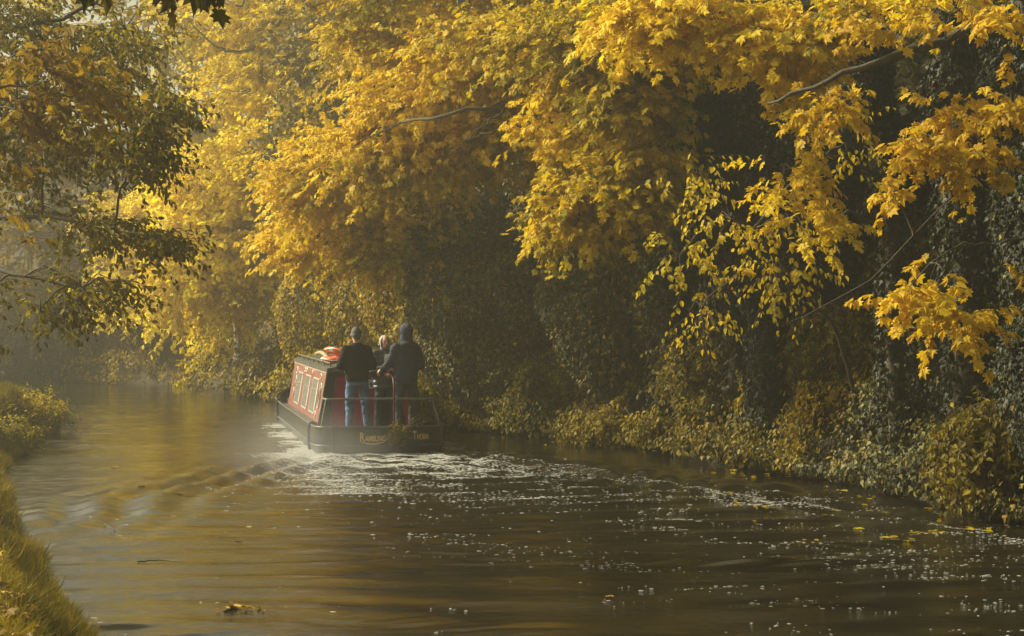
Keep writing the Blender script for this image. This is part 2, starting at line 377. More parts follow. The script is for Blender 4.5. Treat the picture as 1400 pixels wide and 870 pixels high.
def tree(name, label, cat, base, trunk, boughs, mat, lmat, out_dir=(0, -1, 0), kind='maple', limbs=(), group=None, ivy=0, tr=.16, twig=.006, wig=.12, **kw):
    """trunk: list of 3-D points; boughs: (centre, radii, number of sprays)"""
    base = np.array(base, float); base[2] = float(land(np.array([base[0]]), np.array([base[1]]))[0])-.15
    root = empty(name, base); tag(root, label, cat, group)
    tp = curve([base]+list(trunk), 16, .06); rad = tr*(1-.75*np.linspace(0, 1, 16)**.9); rad[0] *= 1.35
    s = Sticks(); s.path(tp-base, rad, 10); s.build('trunk', mat, root)
    if ivy:
        t = rng.random(ivy)**.9*14.9; i = t.astype(int); f = (t-i)[:, None]; c = tp[i]*(1-f)+tp[i+1]*f; th = rng.random(ivy)*2*np.pi; nv = np.stack([np.cos(th), np.sin(th), 0*th], -1)
        q = c+nv*(tr*(1.25-.6*t/15)+.05+.30*noise(c+nv*.3, 2., 73)**2*rng.random(ivy)**.5)[:, None]
        leaves('ivy', 'ivy', q-base, np.array([[0, 0, -1.]])+nv*.3+rng.normal(size=(ivy, 3))*.4, nv+[0, 0, .3]+rng.normal(size=(ivy, 3))*.3, .075*(.6+.7*rng.random(ivy)), .28+rng.normal(size=ivy)*.15, M_ivy, root)
    st = Sticks(); 
    for lp, r0 in limbs:
        cp = curve(lp, 16, wig*.6); st.path(cp-base, r0*(1-.8*np.linspace(0, 1, 16)), 7)
        tp = np.concatenate([tp, cp])
    C = [np.array(b[0], float) for b in boughs]
    src = tp[4:]
    for c, r_, n in boughs:
        c = np.array(c, float); j = np.argmin(np.linalg.norm(src-c, axis=1)+.6*np.maximum(src[:, 2]-c[2], 0)); a0 = src[j]
        L = np.linalg.norm(c-a0)
        mid = (a0+c)/2+np.array([0, 0, .12*L]); cp = curve([a0, mid, c], 10, wig*min(1, L*.4)); r0 = .009+.008*L
        st.path(cp-base, r0*(1-.6*np.linspace(0, 1, 10)), 6)
    pos, ax, nr, sz, tn, P0, E = sprays(C, [b[1] for b in boughs], [b[2] for b in boughs], out_dir, **kw)
    # secondary twigs: from the bough centre outward to each spray (a share of them) and the spray's own twig
    st.add(P0-base, E-base, twig, twig*.4, 3)
    ci = np.argmin(np.stack([np.linalg.norm((P0-c)/np.asarray(b[1]), axis=1) for c, b in zip(C, boughs)]), 0)
    sel = rng.random(len(P0)) < .22
    cc = np.array(C)[ci][sel]; q = P0[sel]; mid = cc*.45+q*.55+[0, 0, .10]
    st.add(cc-base, mid-base, twig*1.8, twig*1.4, 4); st.add(mid-base, q-base, twig*1.4, twig, 3)
    st.build('branches', mat, root)
    leaves('crown', kind, pos-base, ax, nr, sz, tn, lmat, root)
    return root

def boughs_px(lst, dens=1.0):
    """(px, py, distance, half-width px, half-height px, depth m, sprays) -> world ellipsoids"""
    o = []
    for px, py, d, w, h, dp, n in lst:
        o.append((P(px, py, d), (w/F*d, dp, h/F*d), int(n*dens)))
    return o
TW = dict(lpn=12)
# --- far hazy trees round the bend ---
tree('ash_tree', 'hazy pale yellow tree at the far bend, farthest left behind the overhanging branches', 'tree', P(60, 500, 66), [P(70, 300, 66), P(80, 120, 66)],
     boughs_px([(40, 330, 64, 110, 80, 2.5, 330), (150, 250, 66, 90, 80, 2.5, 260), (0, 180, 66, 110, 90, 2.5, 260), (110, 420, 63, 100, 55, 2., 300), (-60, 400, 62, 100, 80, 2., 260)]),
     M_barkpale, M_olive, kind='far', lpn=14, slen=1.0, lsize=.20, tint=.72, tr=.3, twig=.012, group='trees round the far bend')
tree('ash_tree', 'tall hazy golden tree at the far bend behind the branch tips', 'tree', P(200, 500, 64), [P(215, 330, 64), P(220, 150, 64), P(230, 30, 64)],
     boughs_px([(205, 380, 60, 70, 60, 2., 330), (250, 300, 60, 80, 60, 2.2, 380), (180, 300, 61, 60, 45, 2., 150), (270, 180, 63, 70, 60, 2., 220), (320, 60, 64, 80, 60, 2., 240), (200, 60, 64, 90, 60, 2., 200), (230, -50, 64, 130, 60, 2.2, 300), (200, -170, 64, 160, 70, 2.4, 300), (60, -60, 65, 120, 70, 2.2, 260), (20, -200, 65, 140, 70, 2.4, 260), (250, -290, 64, 160, 70, 2.4, 260)]),  # boughs above the frame are added, unseen, to keep sky out of the reflection
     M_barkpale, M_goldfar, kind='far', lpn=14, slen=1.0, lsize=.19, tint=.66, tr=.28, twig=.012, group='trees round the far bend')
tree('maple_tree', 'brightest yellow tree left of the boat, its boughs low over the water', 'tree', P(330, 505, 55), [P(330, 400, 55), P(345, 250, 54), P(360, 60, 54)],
     boughs_px([(290, 330, 51, 75, 60, 1.8, 420), (250, 400, 52, 50, 50, 1.5, 200), (330, 250, 51, 90, 60, 2., 520), (420, 200, 50, 90, 60, 2., 480), (270, 240, 53, 60, 45, 1.6, 260), (380, 120, 52, 100, 60, 2.2, 460), (480, 280, 47, 80, 50, 1.8, 460), (500, 120, 50, 110, 60, 2., 420), (450, 40, 52, 120, 45, 2., 360), (330, 10, 53, 110, 50, 2., 300), (400, -90, 53, 160, 60, 2.4, 420), (560, -60, 50, 130, 60, 2.2, 320), (430, -220, 53, 170, 70, 2.6, 360), (600, -200, 50, 150, 70, 2.4, 300), (320, 400, 52, 45, 40, 1.4, 160), (400, 330, 50, 60, 45, 1.5, 240)]),  # highest boughs, out of view, added to turn the water's reflection gold
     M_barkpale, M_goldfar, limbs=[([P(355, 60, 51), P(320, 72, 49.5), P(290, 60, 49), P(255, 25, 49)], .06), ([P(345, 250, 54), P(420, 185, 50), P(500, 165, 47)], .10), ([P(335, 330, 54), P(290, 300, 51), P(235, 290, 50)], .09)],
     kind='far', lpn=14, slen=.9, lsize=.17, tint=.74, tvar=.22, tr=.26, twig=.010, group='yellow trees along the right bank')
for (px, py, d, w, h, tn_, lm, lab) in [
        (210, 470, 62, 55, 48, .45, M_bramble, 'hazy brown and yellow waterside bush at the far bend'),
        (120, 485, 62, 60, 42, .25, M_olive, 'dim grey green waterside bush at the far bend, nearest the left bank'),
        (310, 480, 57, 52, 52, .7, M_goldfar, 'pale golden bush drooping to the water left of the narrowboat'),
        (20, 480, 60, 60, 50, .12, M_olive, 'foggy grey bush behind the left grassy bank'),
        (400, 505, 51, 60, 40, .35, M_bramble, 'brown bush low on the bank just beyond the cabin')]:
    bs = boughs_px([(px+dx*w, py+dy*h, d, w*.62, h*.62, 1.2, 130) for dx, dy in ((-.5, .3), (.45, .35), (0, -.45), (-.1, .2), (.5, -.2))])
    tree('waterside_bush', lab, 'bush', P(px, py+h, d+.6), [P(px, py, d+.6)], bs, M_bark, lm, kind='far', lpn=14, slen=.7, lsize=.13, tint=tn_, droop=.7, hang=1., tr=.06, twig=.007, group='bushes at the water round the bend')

# --- right bank, mid distance: golden maples above, ivy-laden trees between ---
tree('maple_tree', 'golden maple whose bare forked limb shows above the ivy thicket', 'tree', P(860, 430, 33), [P(850, 300, 31.2), P(800, 215, 29.6), P(737, 140, 29.2), P(705, 60, 29.6), P(690, -40, 29.6)],
     boughs_px([(560, 200, 33, 120, 60, 1.4, 420), (470, 240, 36, 100, 55, 1.4, 360), (620, 130, 32, 130, 55, 1.5, 420), (700, 60, 30, 140, 50, 1.5, 420), (560, 60, 34, 130, 50, 1.6, 380), (700, 190, 31.5, 90, 28, 1.0, 190), (540, 320, 36, 80, 32, 1.1, 230), (440, 320, 38, 70, 40, 1.1, 220), (830, 120, 30, 90, 60, 1.3, 300), (600, -30, 32, 200, 45, 1.6, 320), (640, -140, 32, 220, 60, 1.8, 300)]),  # last bough lies out of view, added for the reflection in the water
     M_bark, M_gold, limbs=[([P(738, 142, 29.2), P(690, 143, 29.0), P(600, 158, 29.2), P(520, 180, 31), P(440, 230, 34.5)], .045), ([P(752, 172, 29.3), P(700, 174, 29.1), P(640, 192, 29.6)], .045), ([P(725, 120, 29.3), P(760, 60, 29.2), P(800, -20, 29)], .04), ([P(690, 148, 29.1), P(650, 180, 29.2), P(610, 215, 29.6)], .022)],
     kind='maple', lpn=12, slen=.7, lsize=.125, tint=.58, tvar=.25, tr=.17, twig=.006, group='yellow trees along the right bank')
tree('maple_tree', 'golden maple with broad drooping boughs in the middle of the right bank', 'tree', P(1010, 420, 29), [P(1000, 260, 28.5), P(960, 120, 28), P(930, -40, 27.5)],
     boughs_px([(840, 260, 27, 75, 38, .9, 260), (790, 295, 27.5, 50, 28, .8, 120), (880, 215, 26.5, 40, 26, .8, 70), (800, 60, 27, 120, 55, 1.3, 330), (880, 50, 25.5, 80, 50, 1.3, 260), (780, 160, 28.5, 70, 40, 1.1, 170), (960, 20, 25, 80, 30, 1., 130), (860, 140, 26.5, 60, 36, 1., 140)]),
     M_bark, M_gold, limbs=[([P(985, 250, 28.5), P(930, 268, 27.5), P(860, 255, 27)], .055), ([P(960, 120, 28), P(880, 100, 26.5), P(800, 70, 26)], .05)],
     kind='maple', ivy=6000, lpn=11, slen=.6, lsize=.12, tint=.6, tvar=.24, tr=.17, twig=.006, group='yellow trees along the right bank')
# second row on top of the cutting, filling the view behind
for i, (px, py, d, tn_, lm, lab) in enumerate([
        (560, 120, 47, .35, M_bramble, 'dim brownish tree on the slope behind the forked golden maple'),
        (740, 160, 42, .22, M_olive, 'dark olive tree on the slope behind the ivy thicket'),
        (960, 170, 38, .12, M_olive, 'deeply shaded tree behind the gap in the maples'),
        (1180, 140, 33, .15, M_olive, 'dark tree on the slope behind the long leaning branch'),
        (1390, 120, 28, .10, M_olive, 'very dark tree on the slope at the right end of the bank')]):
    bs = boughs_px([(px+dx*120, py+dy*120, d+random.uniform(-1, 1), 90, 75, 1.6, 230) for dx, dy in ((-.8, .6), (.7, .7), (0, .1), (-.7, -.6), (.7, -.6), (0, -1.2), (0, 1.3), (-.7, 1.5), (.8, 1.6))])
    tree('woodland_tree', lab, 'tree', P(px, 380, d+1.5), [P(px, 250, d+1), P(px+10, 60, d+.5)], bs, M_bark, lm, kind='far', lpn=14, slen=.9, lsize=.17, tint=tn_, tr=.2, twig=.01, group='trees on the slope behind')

# ivy thickets and ivied trunks on the right bank
def ivy_mass(name, label, base, lobes, n, mat=M_ivy, size=.07, tint=.45, kind='ivy', cat='ivy', yellow=0., group='ivy thickets on the right bank'):
    base = np.array(base, float); base[2] = float(land(np.array([base[0]]), np.array([base[1]]))[0])-.1
    root = empty(name, base); tag(root, label, cat, group)
    tot = sum((r[0]*r[2]+r[1]*r[2]+r[0]*r[1]) for c, r in lobes); A = []
    PS = []; NR = []
    for c, r_ in lobes:
        m = int(n*(r_[0]*r_[2]+r_[1]*r_[2]+r_[0]*r_[1])/tot); d = unit(rng.normal(size=(m, 3)))
        p = np.asarray(c)+d*np.asarray(r_); nn = unit(d/np.asarray(r_))
        bump = noise(p, 1.6, 61)*.55+noise(p, 4., 62)*.25-.35
        PS.append(p+nn*(bump*.9*min(r_))[:, None]+nn*(rng.random(m)**2*.16)[:, None]); NR.append(nn)
    p = np.concatenate(PS); nr = np.concatenate(NR); m = len(p)
    keep = (p[:, 2] > .02)
    for c, r_ in lobes: keep &= (((p-np.asarray(c))/(np.asarray(r_)*.72))**2).sum(1) > 1
    p = p[keep]; nr = nr[keep]; m = len(p)
    ax = np.array([[0, 0, -1.]])+nr*.35+rng.normal(size=(m, 3))*.42
    nv = nr+np.array([[0, 0, .35]])+rng.normal(size=(m, 3))*.35
    t = tint+(noise(p, 1.5, 63)-.5)*.5+rng.normal(size=m)*.14
    t = np.where(rng.random(m) < yellow, .97, t)
    s = Sticks()
    for c, r_ in lobes:
        c = np.asarray(c, float); k = 10
        e = c+unit(rng.normal(size=(k, 3)))*np.asarray(r_)*.9
        s.add(np.tile(c-base, (k, 1)), e-base, .03, .008, 5)
        s.add((base-base)[None], (c-base)[None], .09, .05, 6)
    s.build('stems', M_bark, root)
    leaves('foliage', kind, p-base, ax, nv, size*(.6+.7*rng.random(m)), t, mat, root)
    return root
def lob(lst): return [(P(a, b_, d), (w/F*d, dp, h/F*d)) for a, b_, d, w, h, dp in lst]
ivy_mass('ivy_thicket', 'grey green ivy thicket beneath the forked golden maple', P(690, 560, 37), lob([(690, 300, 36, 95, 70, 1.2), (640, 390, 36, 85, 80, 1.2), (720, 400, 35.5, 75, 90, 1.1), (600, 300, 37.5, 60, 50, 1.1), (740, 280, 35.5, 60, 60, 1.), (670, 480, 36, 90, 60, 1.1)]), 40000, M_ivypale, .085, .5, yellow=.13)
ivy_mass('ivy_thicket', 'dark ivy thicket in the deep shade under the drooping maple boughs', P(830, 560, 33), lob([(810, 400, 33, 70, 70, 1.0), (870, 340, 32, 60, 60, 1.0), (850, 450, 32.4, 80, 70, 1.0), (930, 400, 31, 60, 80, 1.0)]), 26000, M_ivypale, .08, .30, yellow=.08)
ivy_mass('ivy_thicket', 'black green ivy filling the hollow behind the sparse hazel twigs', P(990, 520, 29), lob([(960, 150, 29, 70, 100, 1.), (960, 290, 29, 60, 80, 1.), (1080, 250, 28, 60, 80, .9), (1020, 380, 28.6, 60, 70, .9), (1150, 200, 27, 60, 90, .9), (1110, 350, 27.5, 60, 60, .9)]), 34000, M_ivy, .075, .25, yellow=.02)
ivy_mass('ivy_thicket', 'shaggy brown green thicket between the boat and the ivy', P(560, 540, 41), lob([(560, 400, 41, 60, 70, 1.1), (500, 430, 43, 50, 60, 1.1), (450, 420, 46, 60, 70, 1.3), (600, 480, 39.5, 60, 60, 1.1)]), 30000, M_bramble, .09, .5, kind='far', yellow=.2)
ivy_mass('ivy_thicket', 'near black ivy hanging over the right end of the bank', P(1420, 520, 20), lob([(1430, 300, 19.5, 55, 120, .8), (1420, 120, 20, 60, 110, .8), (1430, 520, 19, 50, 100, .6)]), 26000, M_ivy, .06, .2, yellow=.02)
def ivied_trunk(label, pts, r, n, tint=.3, mat=M_ivy):
    base = np.array(pts[0], float); base[2] = max(float(land(np.array([base[0]]), np.array([base[1]]))[0]), 0)-.2
    pts = [base]+list(pts[1:]); cp = curve(pts, 24, .08)
    root = empty('ivied_tree', base); tag(root, label, 'tree', 'ivy clad trees on the right bank')
    s = Sticks(); s.path(cp-base, r*(1-.6*np.linspace(0, 1, 24)), 10); s.build('trunk', M_bark, root)
    t = rng.random(n)*22.99; i = t.astype(int); f = (t-i)[:, None]
    c = cp[i]*(1-f)+cp[i+1]*f; th = rng.random(n)*2*np.pi; nr = np.stack([np.cos(th), np.sin(th), 0*th], -1)
    rr_ = (r*(1.2-.5*t/23)+.07*rng.random(n)+.35*r*0+.28*noise(c+nr*.4, 1.8, 71)**2)
    p = c+nr*rr_[:, None]
    ax = np.array([[0, 0, -1.]])+nr*.3+rng.normal(size=(n, 3))*.4; nv = nr+[0, 0, .3]+rng.normal(size=(n, 3))*.3
    leaves('ivy', 'ivy', p-base, ax, nv, .075*(.6+.7*rng.random(n)), tint+rng.normal(size=n)*.15+(noise(p, 2, 72)-.5)*.4, mat, root)
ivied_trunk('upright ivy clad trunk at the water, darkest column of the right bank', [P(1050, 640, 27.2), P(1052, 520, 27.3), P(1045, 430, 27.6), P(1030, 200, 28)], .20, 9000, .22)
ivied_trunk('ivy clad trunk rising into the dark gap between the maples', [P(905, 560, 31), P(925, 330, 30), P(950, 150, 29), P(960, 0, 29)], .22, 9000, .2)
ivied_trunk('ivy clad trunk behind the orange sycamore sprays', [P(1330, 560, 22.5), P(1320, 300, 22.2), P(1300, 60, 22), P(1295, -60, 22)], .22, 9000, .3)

# ivy and bramble carpet on the slope itself (ground cover)
def carpet(name, label, xr, yr, n, kind, size, mat, tint, dmax=4.2, lump=.35, side='R', group=None):
    x = rng.uniform(*xr, n); y = rng.uniform(*yr, n)
    dr = segdist(x, y, RS); dl = segdist(x, y, LS); k = (~inside(x, y)) & (dr < dl) & (dr < dmax)
    k |= inside(x, y) & (dr < .28)
    x, y = x[k], y[k]; e = .05
    z = np.maximum(land(x, y), -.0); nx = -(land(x+e, y)-land(x-e, y))/(2*e); ny = -(land(x, y+e)-land(x, y-e))/(2*e)
    nr = unit(np.stack([nx, ny, np.ones_like(nx)*.8], -1)); m = len(x)
    L = noise(np.stack([x, y, z], -1), 1.5, 80)**1.5*lump*2+rng.random(m)**2*.12
    p = np.stack([x, y, z], -1)+nr*L[:, None]+np.stack([0*x, 0*x, rng.random(m)*.12], -1)
    ax = np.array([[0, 0, -1.]])+nr*.4+rng.normal(size=(m, 3))*.4; nv = nr+rng.normal(size=(m, 3))*.38
    t = tint+(noise(p, .8, 81)-.5)*.7+(noise(p, 3, 82)-.5)*.4+rng.normal(size=m)*.12
    o = leaves(name, kind, p, ax, nv, size*(.6+.7*rng.random(m)), t, mat)
    tag(o, label, 'ground cover', group, 'stuff'); return o
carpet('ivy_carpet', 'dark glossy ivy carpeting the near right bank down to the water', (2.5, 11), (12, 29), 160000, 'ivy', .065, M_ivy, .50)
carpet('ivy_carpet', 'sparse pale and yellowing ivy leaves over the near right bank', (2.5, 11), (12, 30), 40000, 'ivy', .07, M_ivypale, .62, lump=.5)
carpet('bramble_carpet', 'golden brown brambles covering the middle of the right bank', (-3, 7), (25.5, 41), 130000, 'ovate', .085, M_bramble, .46, 4.5, .55)
carpet('bramble_carpet', 'hazy brown undergrowth on the far right bank beyond the boat', (-16, 3), (38, 64), 70000, 'far', .13, M_bramble, .45, 5, .6)

# golden shrubs at the foot of the bank
for (px, py, d, w, h, tn_, lab) in [
        (612, 505, 37.0, 34, 75, .60, 'upright bright yellow shrub rising just beyond the stern of the boat'),
        (665, 470, 37.2, 60, 80, .62, 'yellow leaved shrub right of the men on the stern'),
        (760, 530, 34.4, 80, 50, .6, 'broad golden shrub at the water midway along the right bank'),
        (960, 480, 29.5, 45, 80, .5, 'upright olive gold shrub left of the black ivy column'),
        (1150, 470, 26.4, 55, 60, .30, 'dull green shrub right of the black ivy column'),
        (1350, 600, 20.6, 50, 62, .27, 'ragged brown gold shrub at the right end of the waterline'),
        (850, 580, 32.0, 60, 26, .5, 'low yellow brown shrub trailing into the water')]:
    bs = boughs_px([(px+dx*w, py+dy*h, d, w*.62, h*.6, .55, 110) for dx, dy in ((-.45, .3), (.45, .35), (0, -.45), (-.1, .2), (.5, -.2), (-.5, -.2))])
    tree('bank_shrub', lab, 'shrub', P(px, py+h, d+.5), [P(px, py, d+.4)], bs, M_bark, M_bramble if tn_ < .58 else M_gold, kind='ovate', lpn=12, slen=.42, lsize=.085, tint=tn_ if tn_ < .58 else .42, droop=.6, hang=1., tr=.04, twig=.004, group='shrubs along the foot of the right bank')

# --- the near trees of the right bank ---
tree('sycamore_tree', 'near sycamore with orange sprays and a long leaning limb, right end of the bank', 'tree', P(1470, 480, 19), [P(1460, 300, 18.8), P(1440, 120, 18.5), P(1400, 0, 18)],
     boughs_px([(1290, 370, 16.8, 55, 26, .4, 40), (1245, 405, 16.5, 40, 18, .3, 18), (1310, 440, 16.8, 35, 26, .4, 20), (1370, 340, 17, 30, 30, .4, 16), (1255, 205, 17, 38, 20, .4, 26), (1330, 215, 17, 40, 22, .4, 26), (1385, 150, 17, 25, 40, .4, 22), (1300, 150, 17.5, 40, 18, .4, 16), (1200, 30, 18, 70, 16, .5, 26), (1300, 20, 17.5, 60, 16, .5, 24), (1215, 262, 17, 26, 5, .3, 6), (1380, 30, 17, 40, 20, .4, 16), (1130, 140, 18.5, 34, 26, .4, 20)]),
     M_bark, M_orange, limbs=[([P(1460, 60, 18.2), P(1340, 40, 17.8), P(1260, 70, 17.6), P(1180, 90, 17.6), P(1110, 120, 17.8), P(1050, 142, 18.2)], .060),
                              ([P(1450, 300, 18.6), P(1380, 330, 17.4), P(1300, 345, 17), P(1190, 440, 16.8)], .018),
                              ([P(1445, 180, 18.5), P(1380, 190, 17.4), P(1290, 280, 17), P(1180, 390, 17.1), P(1080, 440, 17.6)], .012)],
     kind='maple', lpn=8, slen=.36, lsize=.105, tint=.6, tvar=.2, hang=.75, tr=.16, twig=.0035, shell=.5)
tree('sycamore_tree', 'golden sycamore whose leaves crowd the top of the frame above the long limb', 'tree', P(1230, 440, 24), [P(1215, 250, 23.5), P(1190, 80, 23), P(1170, -60, 22.5)],
     boughs_px([(1070, 60, 21, 70, 26, .6, 110), (1150, 20, 20.5, 70, 20, .6, 60), (960, 20, 21.5, 80, 26, .7, 110), (1085, 140, 21.5, 40, 40, .5, 60), (1080, 230, 22, 40, 34, .5, 50), (1110, 310, 22, 34, 26, .5, 22), (880, 30, 22, 60, 34, .7, 90), (1250, -10, 20.5, 80, 20, .6, 40)]),
     M_bark, M_gold, kind='maple', ivy=7000, lpn=10, slen=.45, lsize=.115, tint=.52, tvar=.22, tr=.13, twig=.004)
tree('hazel_tree', 'thin hazel with sparse dangling yellow leaves over the dark hollow', 'tree', P(1180, 560, 25.5), [P(1150, 470, 24.4), P(1100, 400, 23.8), P(1040, 330, 23.2), P(960, 260, 22.8)],
     boughs_px([(1000, 300, 22.6, 75, 55, .7, 44), (930, 350, 22.6, 55, 35, .6, 24), (1060, 380, 22.6, 55, 45, .6, 36), (960, 420, 22.8, 35, 30, .5, 14), (1150, 200, 22.6, 50, 55, .6, 26), (950, 240, 22.8, 50, 40, .6, 18), (1080, 300, 22.8, 60, 50, .6, 30)]),
     M_bark, M_gold, kind='ovate', lpn=8, slen=.42, lsize=.085, tint=.48, tvar=.2, hang=1.1, tr=.035, twig=.003, shell=.55)

# --- the left tree, leaning over the towpath and water ---
tree('beech_tree', 'dark olive beech reaching over the water from the left bank', 'tree', P(-330, 560, 21), [P(-300, 400, 20.5), P(-250, 200, 20), P(-220, 0, 19.5), P(-200, -100, 19.5)],
     boughs_px([(60, 60, 19, 90, 60, .9, 150), (-20, 160, 19, 80, 70, .9, 200), (140, 110, 18.5, 70, 45, .8, 90), (160, 170, 18, 70, 40, .8, 110), (60, 200, 18.5, 70, 50, .8, 130), (210, 140, 17.8, 45, 30, .6, 40), (180, 215, 18, 50, 28, .6, 60), (30, 300, 18.5, 60, 50, .8, 110), (120, 310, 18, 70, 22, .6, 80), (200, 330, 17.6, 50, 18, .5, 46), (30, 380, 18, 60, 26, .6, 80), (110, 395, 17.8, 60, 18, .5, 56), (170, 412, 17.6, 40, 12, .4, 26), (55, 425, 17.6, 30, 18, .4, 30), (-40, 420, 18, 60, 60, .7, 90), (0, 20, 19, 80, 60, .8, 110), (170, 40, 18.5, 60, 34, .7, 50)]),
     M_bark, M_beech, limbs=[([P(-240, 150, 20), P(-60, 150, 19), P(60, 130, 18.6), P(170, 110, 18)], .06), ([P(-260, 260, 20), P(-80, 290, 19), P(60, 300, 18.4), P(200, 325, 17.6)], .045), ([P(-280, 330, 20), P(-80, 360, 18.8), P(40, 375, 18), P(160, 408, 17.6)], .04), ([P(-220, 20, 19.5), P(-20, 40, 19), P(100, 20, 18.6), P(150, -30, 18.4)], .045)],
     kind='ovate', lpn=11, slen=.36, lsize=.072, tint=.46, tvar=.25, hang=.7, droop=.3, tr=.24, twig=.0035, shell=.5, out_dir=(1, 0, 0), thin=.11)
tree('maple_tree', 'young maple on the left bank with orange leaves among the dark beech boughs', 'tree', P(-230, 560, 17), [P(-190, 350, 17), P(-100, 200, 17)],
     boughs_px([(70, 110, 16.6, 50, 28, .5, 26), (20, 150, 16.4, 40, 40, .5, 34), (110, 130, 16.6, 40, 22, .4, 14), (10, 230, 16.4, 34, 50, .5, 30), (30, 70, 16.6, 50, 30, .5, 22), (-30, 300, 16.4, 50, 60, .5, 40)]),
     M_bark, M_orange, kind='maple', lpn=7, slen=.36, lsize=.11, tint=.25, tvar=.2, tr=.08, twig=.003, out_dir=(1, 0, 0), shell=.6)
# a spray of big dark leaves dipping into the top of the view
tree('sycamore_tree', 'sycamore over the towpath with a dark leaf spray dipping into the top edge', 'tree', np.array([-4.2, 9.0, 0]), [np.array([-4.0, 9, 2.6]), np.array([-3.3, 9, 4.2]), np.array([-2.4, 9.0, 4.8])],
     [(P(205, -50, 9), (.14, .12, .02), 6), (P(262, -48, 9), (.09, .10, .02), 3), (P(100, -130, 9), (.4, .3, .08), 14)],
     M_bark, M_olive, kind='maple', lpn=6, slen=.2, lsize=.11, tint=.2, tvar=.1, tr=.07, twig=.003, out_dir=(1, 0, 0))

for (px, py, d, w, h, lab) in [(45, 548, 33.5, 40, 16, 'low yellow weeds crowning the grassy point of the left bank'), (20, 585, 30, 22, 20, 'pale gold weeds leaning from the left bank below the grassy point'), (72, 560, 35.5, 18, 13, 'small golden clump at the tip of the grassy point')]:
    bs = boughs_px([(px+dx*w, py+dy*h, d, w*.6, h*.6, .4, 34) for dx, dy in ((-.45, .2), (.45, .3), (0, -.4), (.2, .3))])
    tree('bank_weed', lab, 'weed', P(px, py+h, d), [P(px, py, d)], bs, M_bark, M_gold, kind='ovate', lpn=9, slen=.28, lsize=.055, tint=.42, droop=.2, hang=.5, tr=.015, twig=.003, group='weeds on the left bank')
# --- grass and litter of the left bank ---
def left_points(n, y0, y1, dmax, pw=1.0):
    y = y0+(y1-y0)*rng.random(n)**pw; xs = np.interp(y, [q[1] for q in LS], [q[0] for q in LS]); x = xs+.10-rng.random(n)**1.3*dmax
    d = segdist(x, y, np.array(pl)); k = d > .7
    return x[k], y[k]
x, y = left_points(230000, 8.5, 52, 3.2, 1.3); m = len(x); z = np.maximum(land(x, y), -.02)
p = np.stack([x, y, z], -1); lean = rng.normal(size=(m, 3))*.35; lean[:, 2] = 1; edge = np.exp(-np.abs(x-np.interp(y, [q[1] for q in LS], [q[0] for q in LS]))/.35); lean[:, 0] += edge*.9
ln = (.05+.09*noise(p, 1.2, 90)+.05*rng.random(m))*(1+.9*edge*noise(p, .8, 91))*np.where(y > 26, 1.25, 1)
gr = leaves('grass', 'blade', p, lean, np.stack([rng.normal(size=m), rng.normal(size=m)-1, .2+0*y], -1), ln, .45+(noise(p, 1.5, 92)-.5)*.8+rng.normal(size=m)*.12, M_grass)
tag(gr, 'tawny yellow grass overhanging the left bank', 'grass', kind='stuff')
x, y = left_points(9000, 8.5, 50, 2.6, 1.3); c_ = rng.random(len(x)) < sstep(.45, .7, noise(np.stack([x, y, 0*x], -1), 2.6, 95)); x, y = x[c_], y[c_]; m = len(x); p = np.stack([x, y, np.maximum(land(x, y), 0)], -1)
lean = rng.normal(size=(m, 3))*.55; lean[:, 2] = .9; lean[:, 0] += .5
gr = leaves('grass', 'blade', p, lean, np.stack([rng.normal(size=m)-.5, rng.normal(size=m)-1, .2+0*y], -1), .10+.20*rng.random(m), .5+rng.normal(size=m)*.25, M_grass)
tag(gr, 'long bent straw coloured blades in tufts on the left bank', 'grass', kind='stuff')
x, y = left_points(6000, 8.5, 48, 3.2, 1.4); m = len(x); z = land(x, y)+.05+.08*rng.random(m); p = np.stack([x, y, z], -1)
lt = leaves('leaf_litter', 'maple', p, rng.normal(size=(m, 3))*[1, 1, .25], np.array([[0, -.2, 1.]])+rng.normal(size=(m, 3))*.3, .06+.05*rng.random(m), rng.random(m), M_litter)
tag(lt, 'brown and yellow fallen leaves lying in the left bank grass', 'leaf litter', kind='stuff')

# ------------------------------------------------------------------ the narrowboat (local frame: +y forward, x to starboard)
M_black = plain('black_hull_paint', (.022, .024, .023), .28, 0, .5, 3.5, .25, 20)
M_strake = plain('scuffed_strake', (.075, .078, .075), .42, .2, .5, 12, .4, 40)
M_roof = plain('grey_roof_paint', (.085, .09, .075), .45, 0, .4, 5, .3, 50)
M_maroon = plain('maroon_paint', (.42, .012, .085), .35, 0, .18, 5)
M_red = plain('faded_red_paint', (.30, .125, .10), .3, 0, .3, 7, .15, 25)
M_cream = plain('cream_paint', (.54, .46, .38), .4, 0, .12, 8)
M_goldp = plain('gold_sign_paint', (.72, .45, .07), .4, 0, .12, 20)
M_metal = plain('dull_steel', (.42, .42, .40), .4, .9, .2, 15)
M_rail = plain('grey_rail_paint', (.16, .155, .13), .4, .3, .3, 15)
M_dark = plain('interior_shade', (.012, .011, .010), .8, 0, .3, 4)
M_deck = plain('deck_plate', (.055, .055, .05), .7, 0, .4, 8, .5, 60)
M_rope = plain('black_rope', (.025, .024, .022), .9, 0, .3, 40, .8, 90)
M_orangeb = plain('orange_lifebuoy', (.80, .14, .02), .45, 0, .12, 6)
M_white = plain('white_band', (.68, .68, .64), .5, 0, .1, 8)
m, nt, out = newmat('window_pane'); b = N(nt, 'ShaderNodeBsdfPrincipled', Roughness=.14); b.inputs['Base Color'].default_value = (.30, .32, .31, 1); b.inputs['Specular IOR Level'].default_value = .9  # pale base colour stands in for sky reflected in the glass
nt.links.new(b.outputs[0], out.inputs[0]); M_pane = m
M_curtain = plain('net_curtain', (.45, .44, .40), .9, 0, .2, 9)

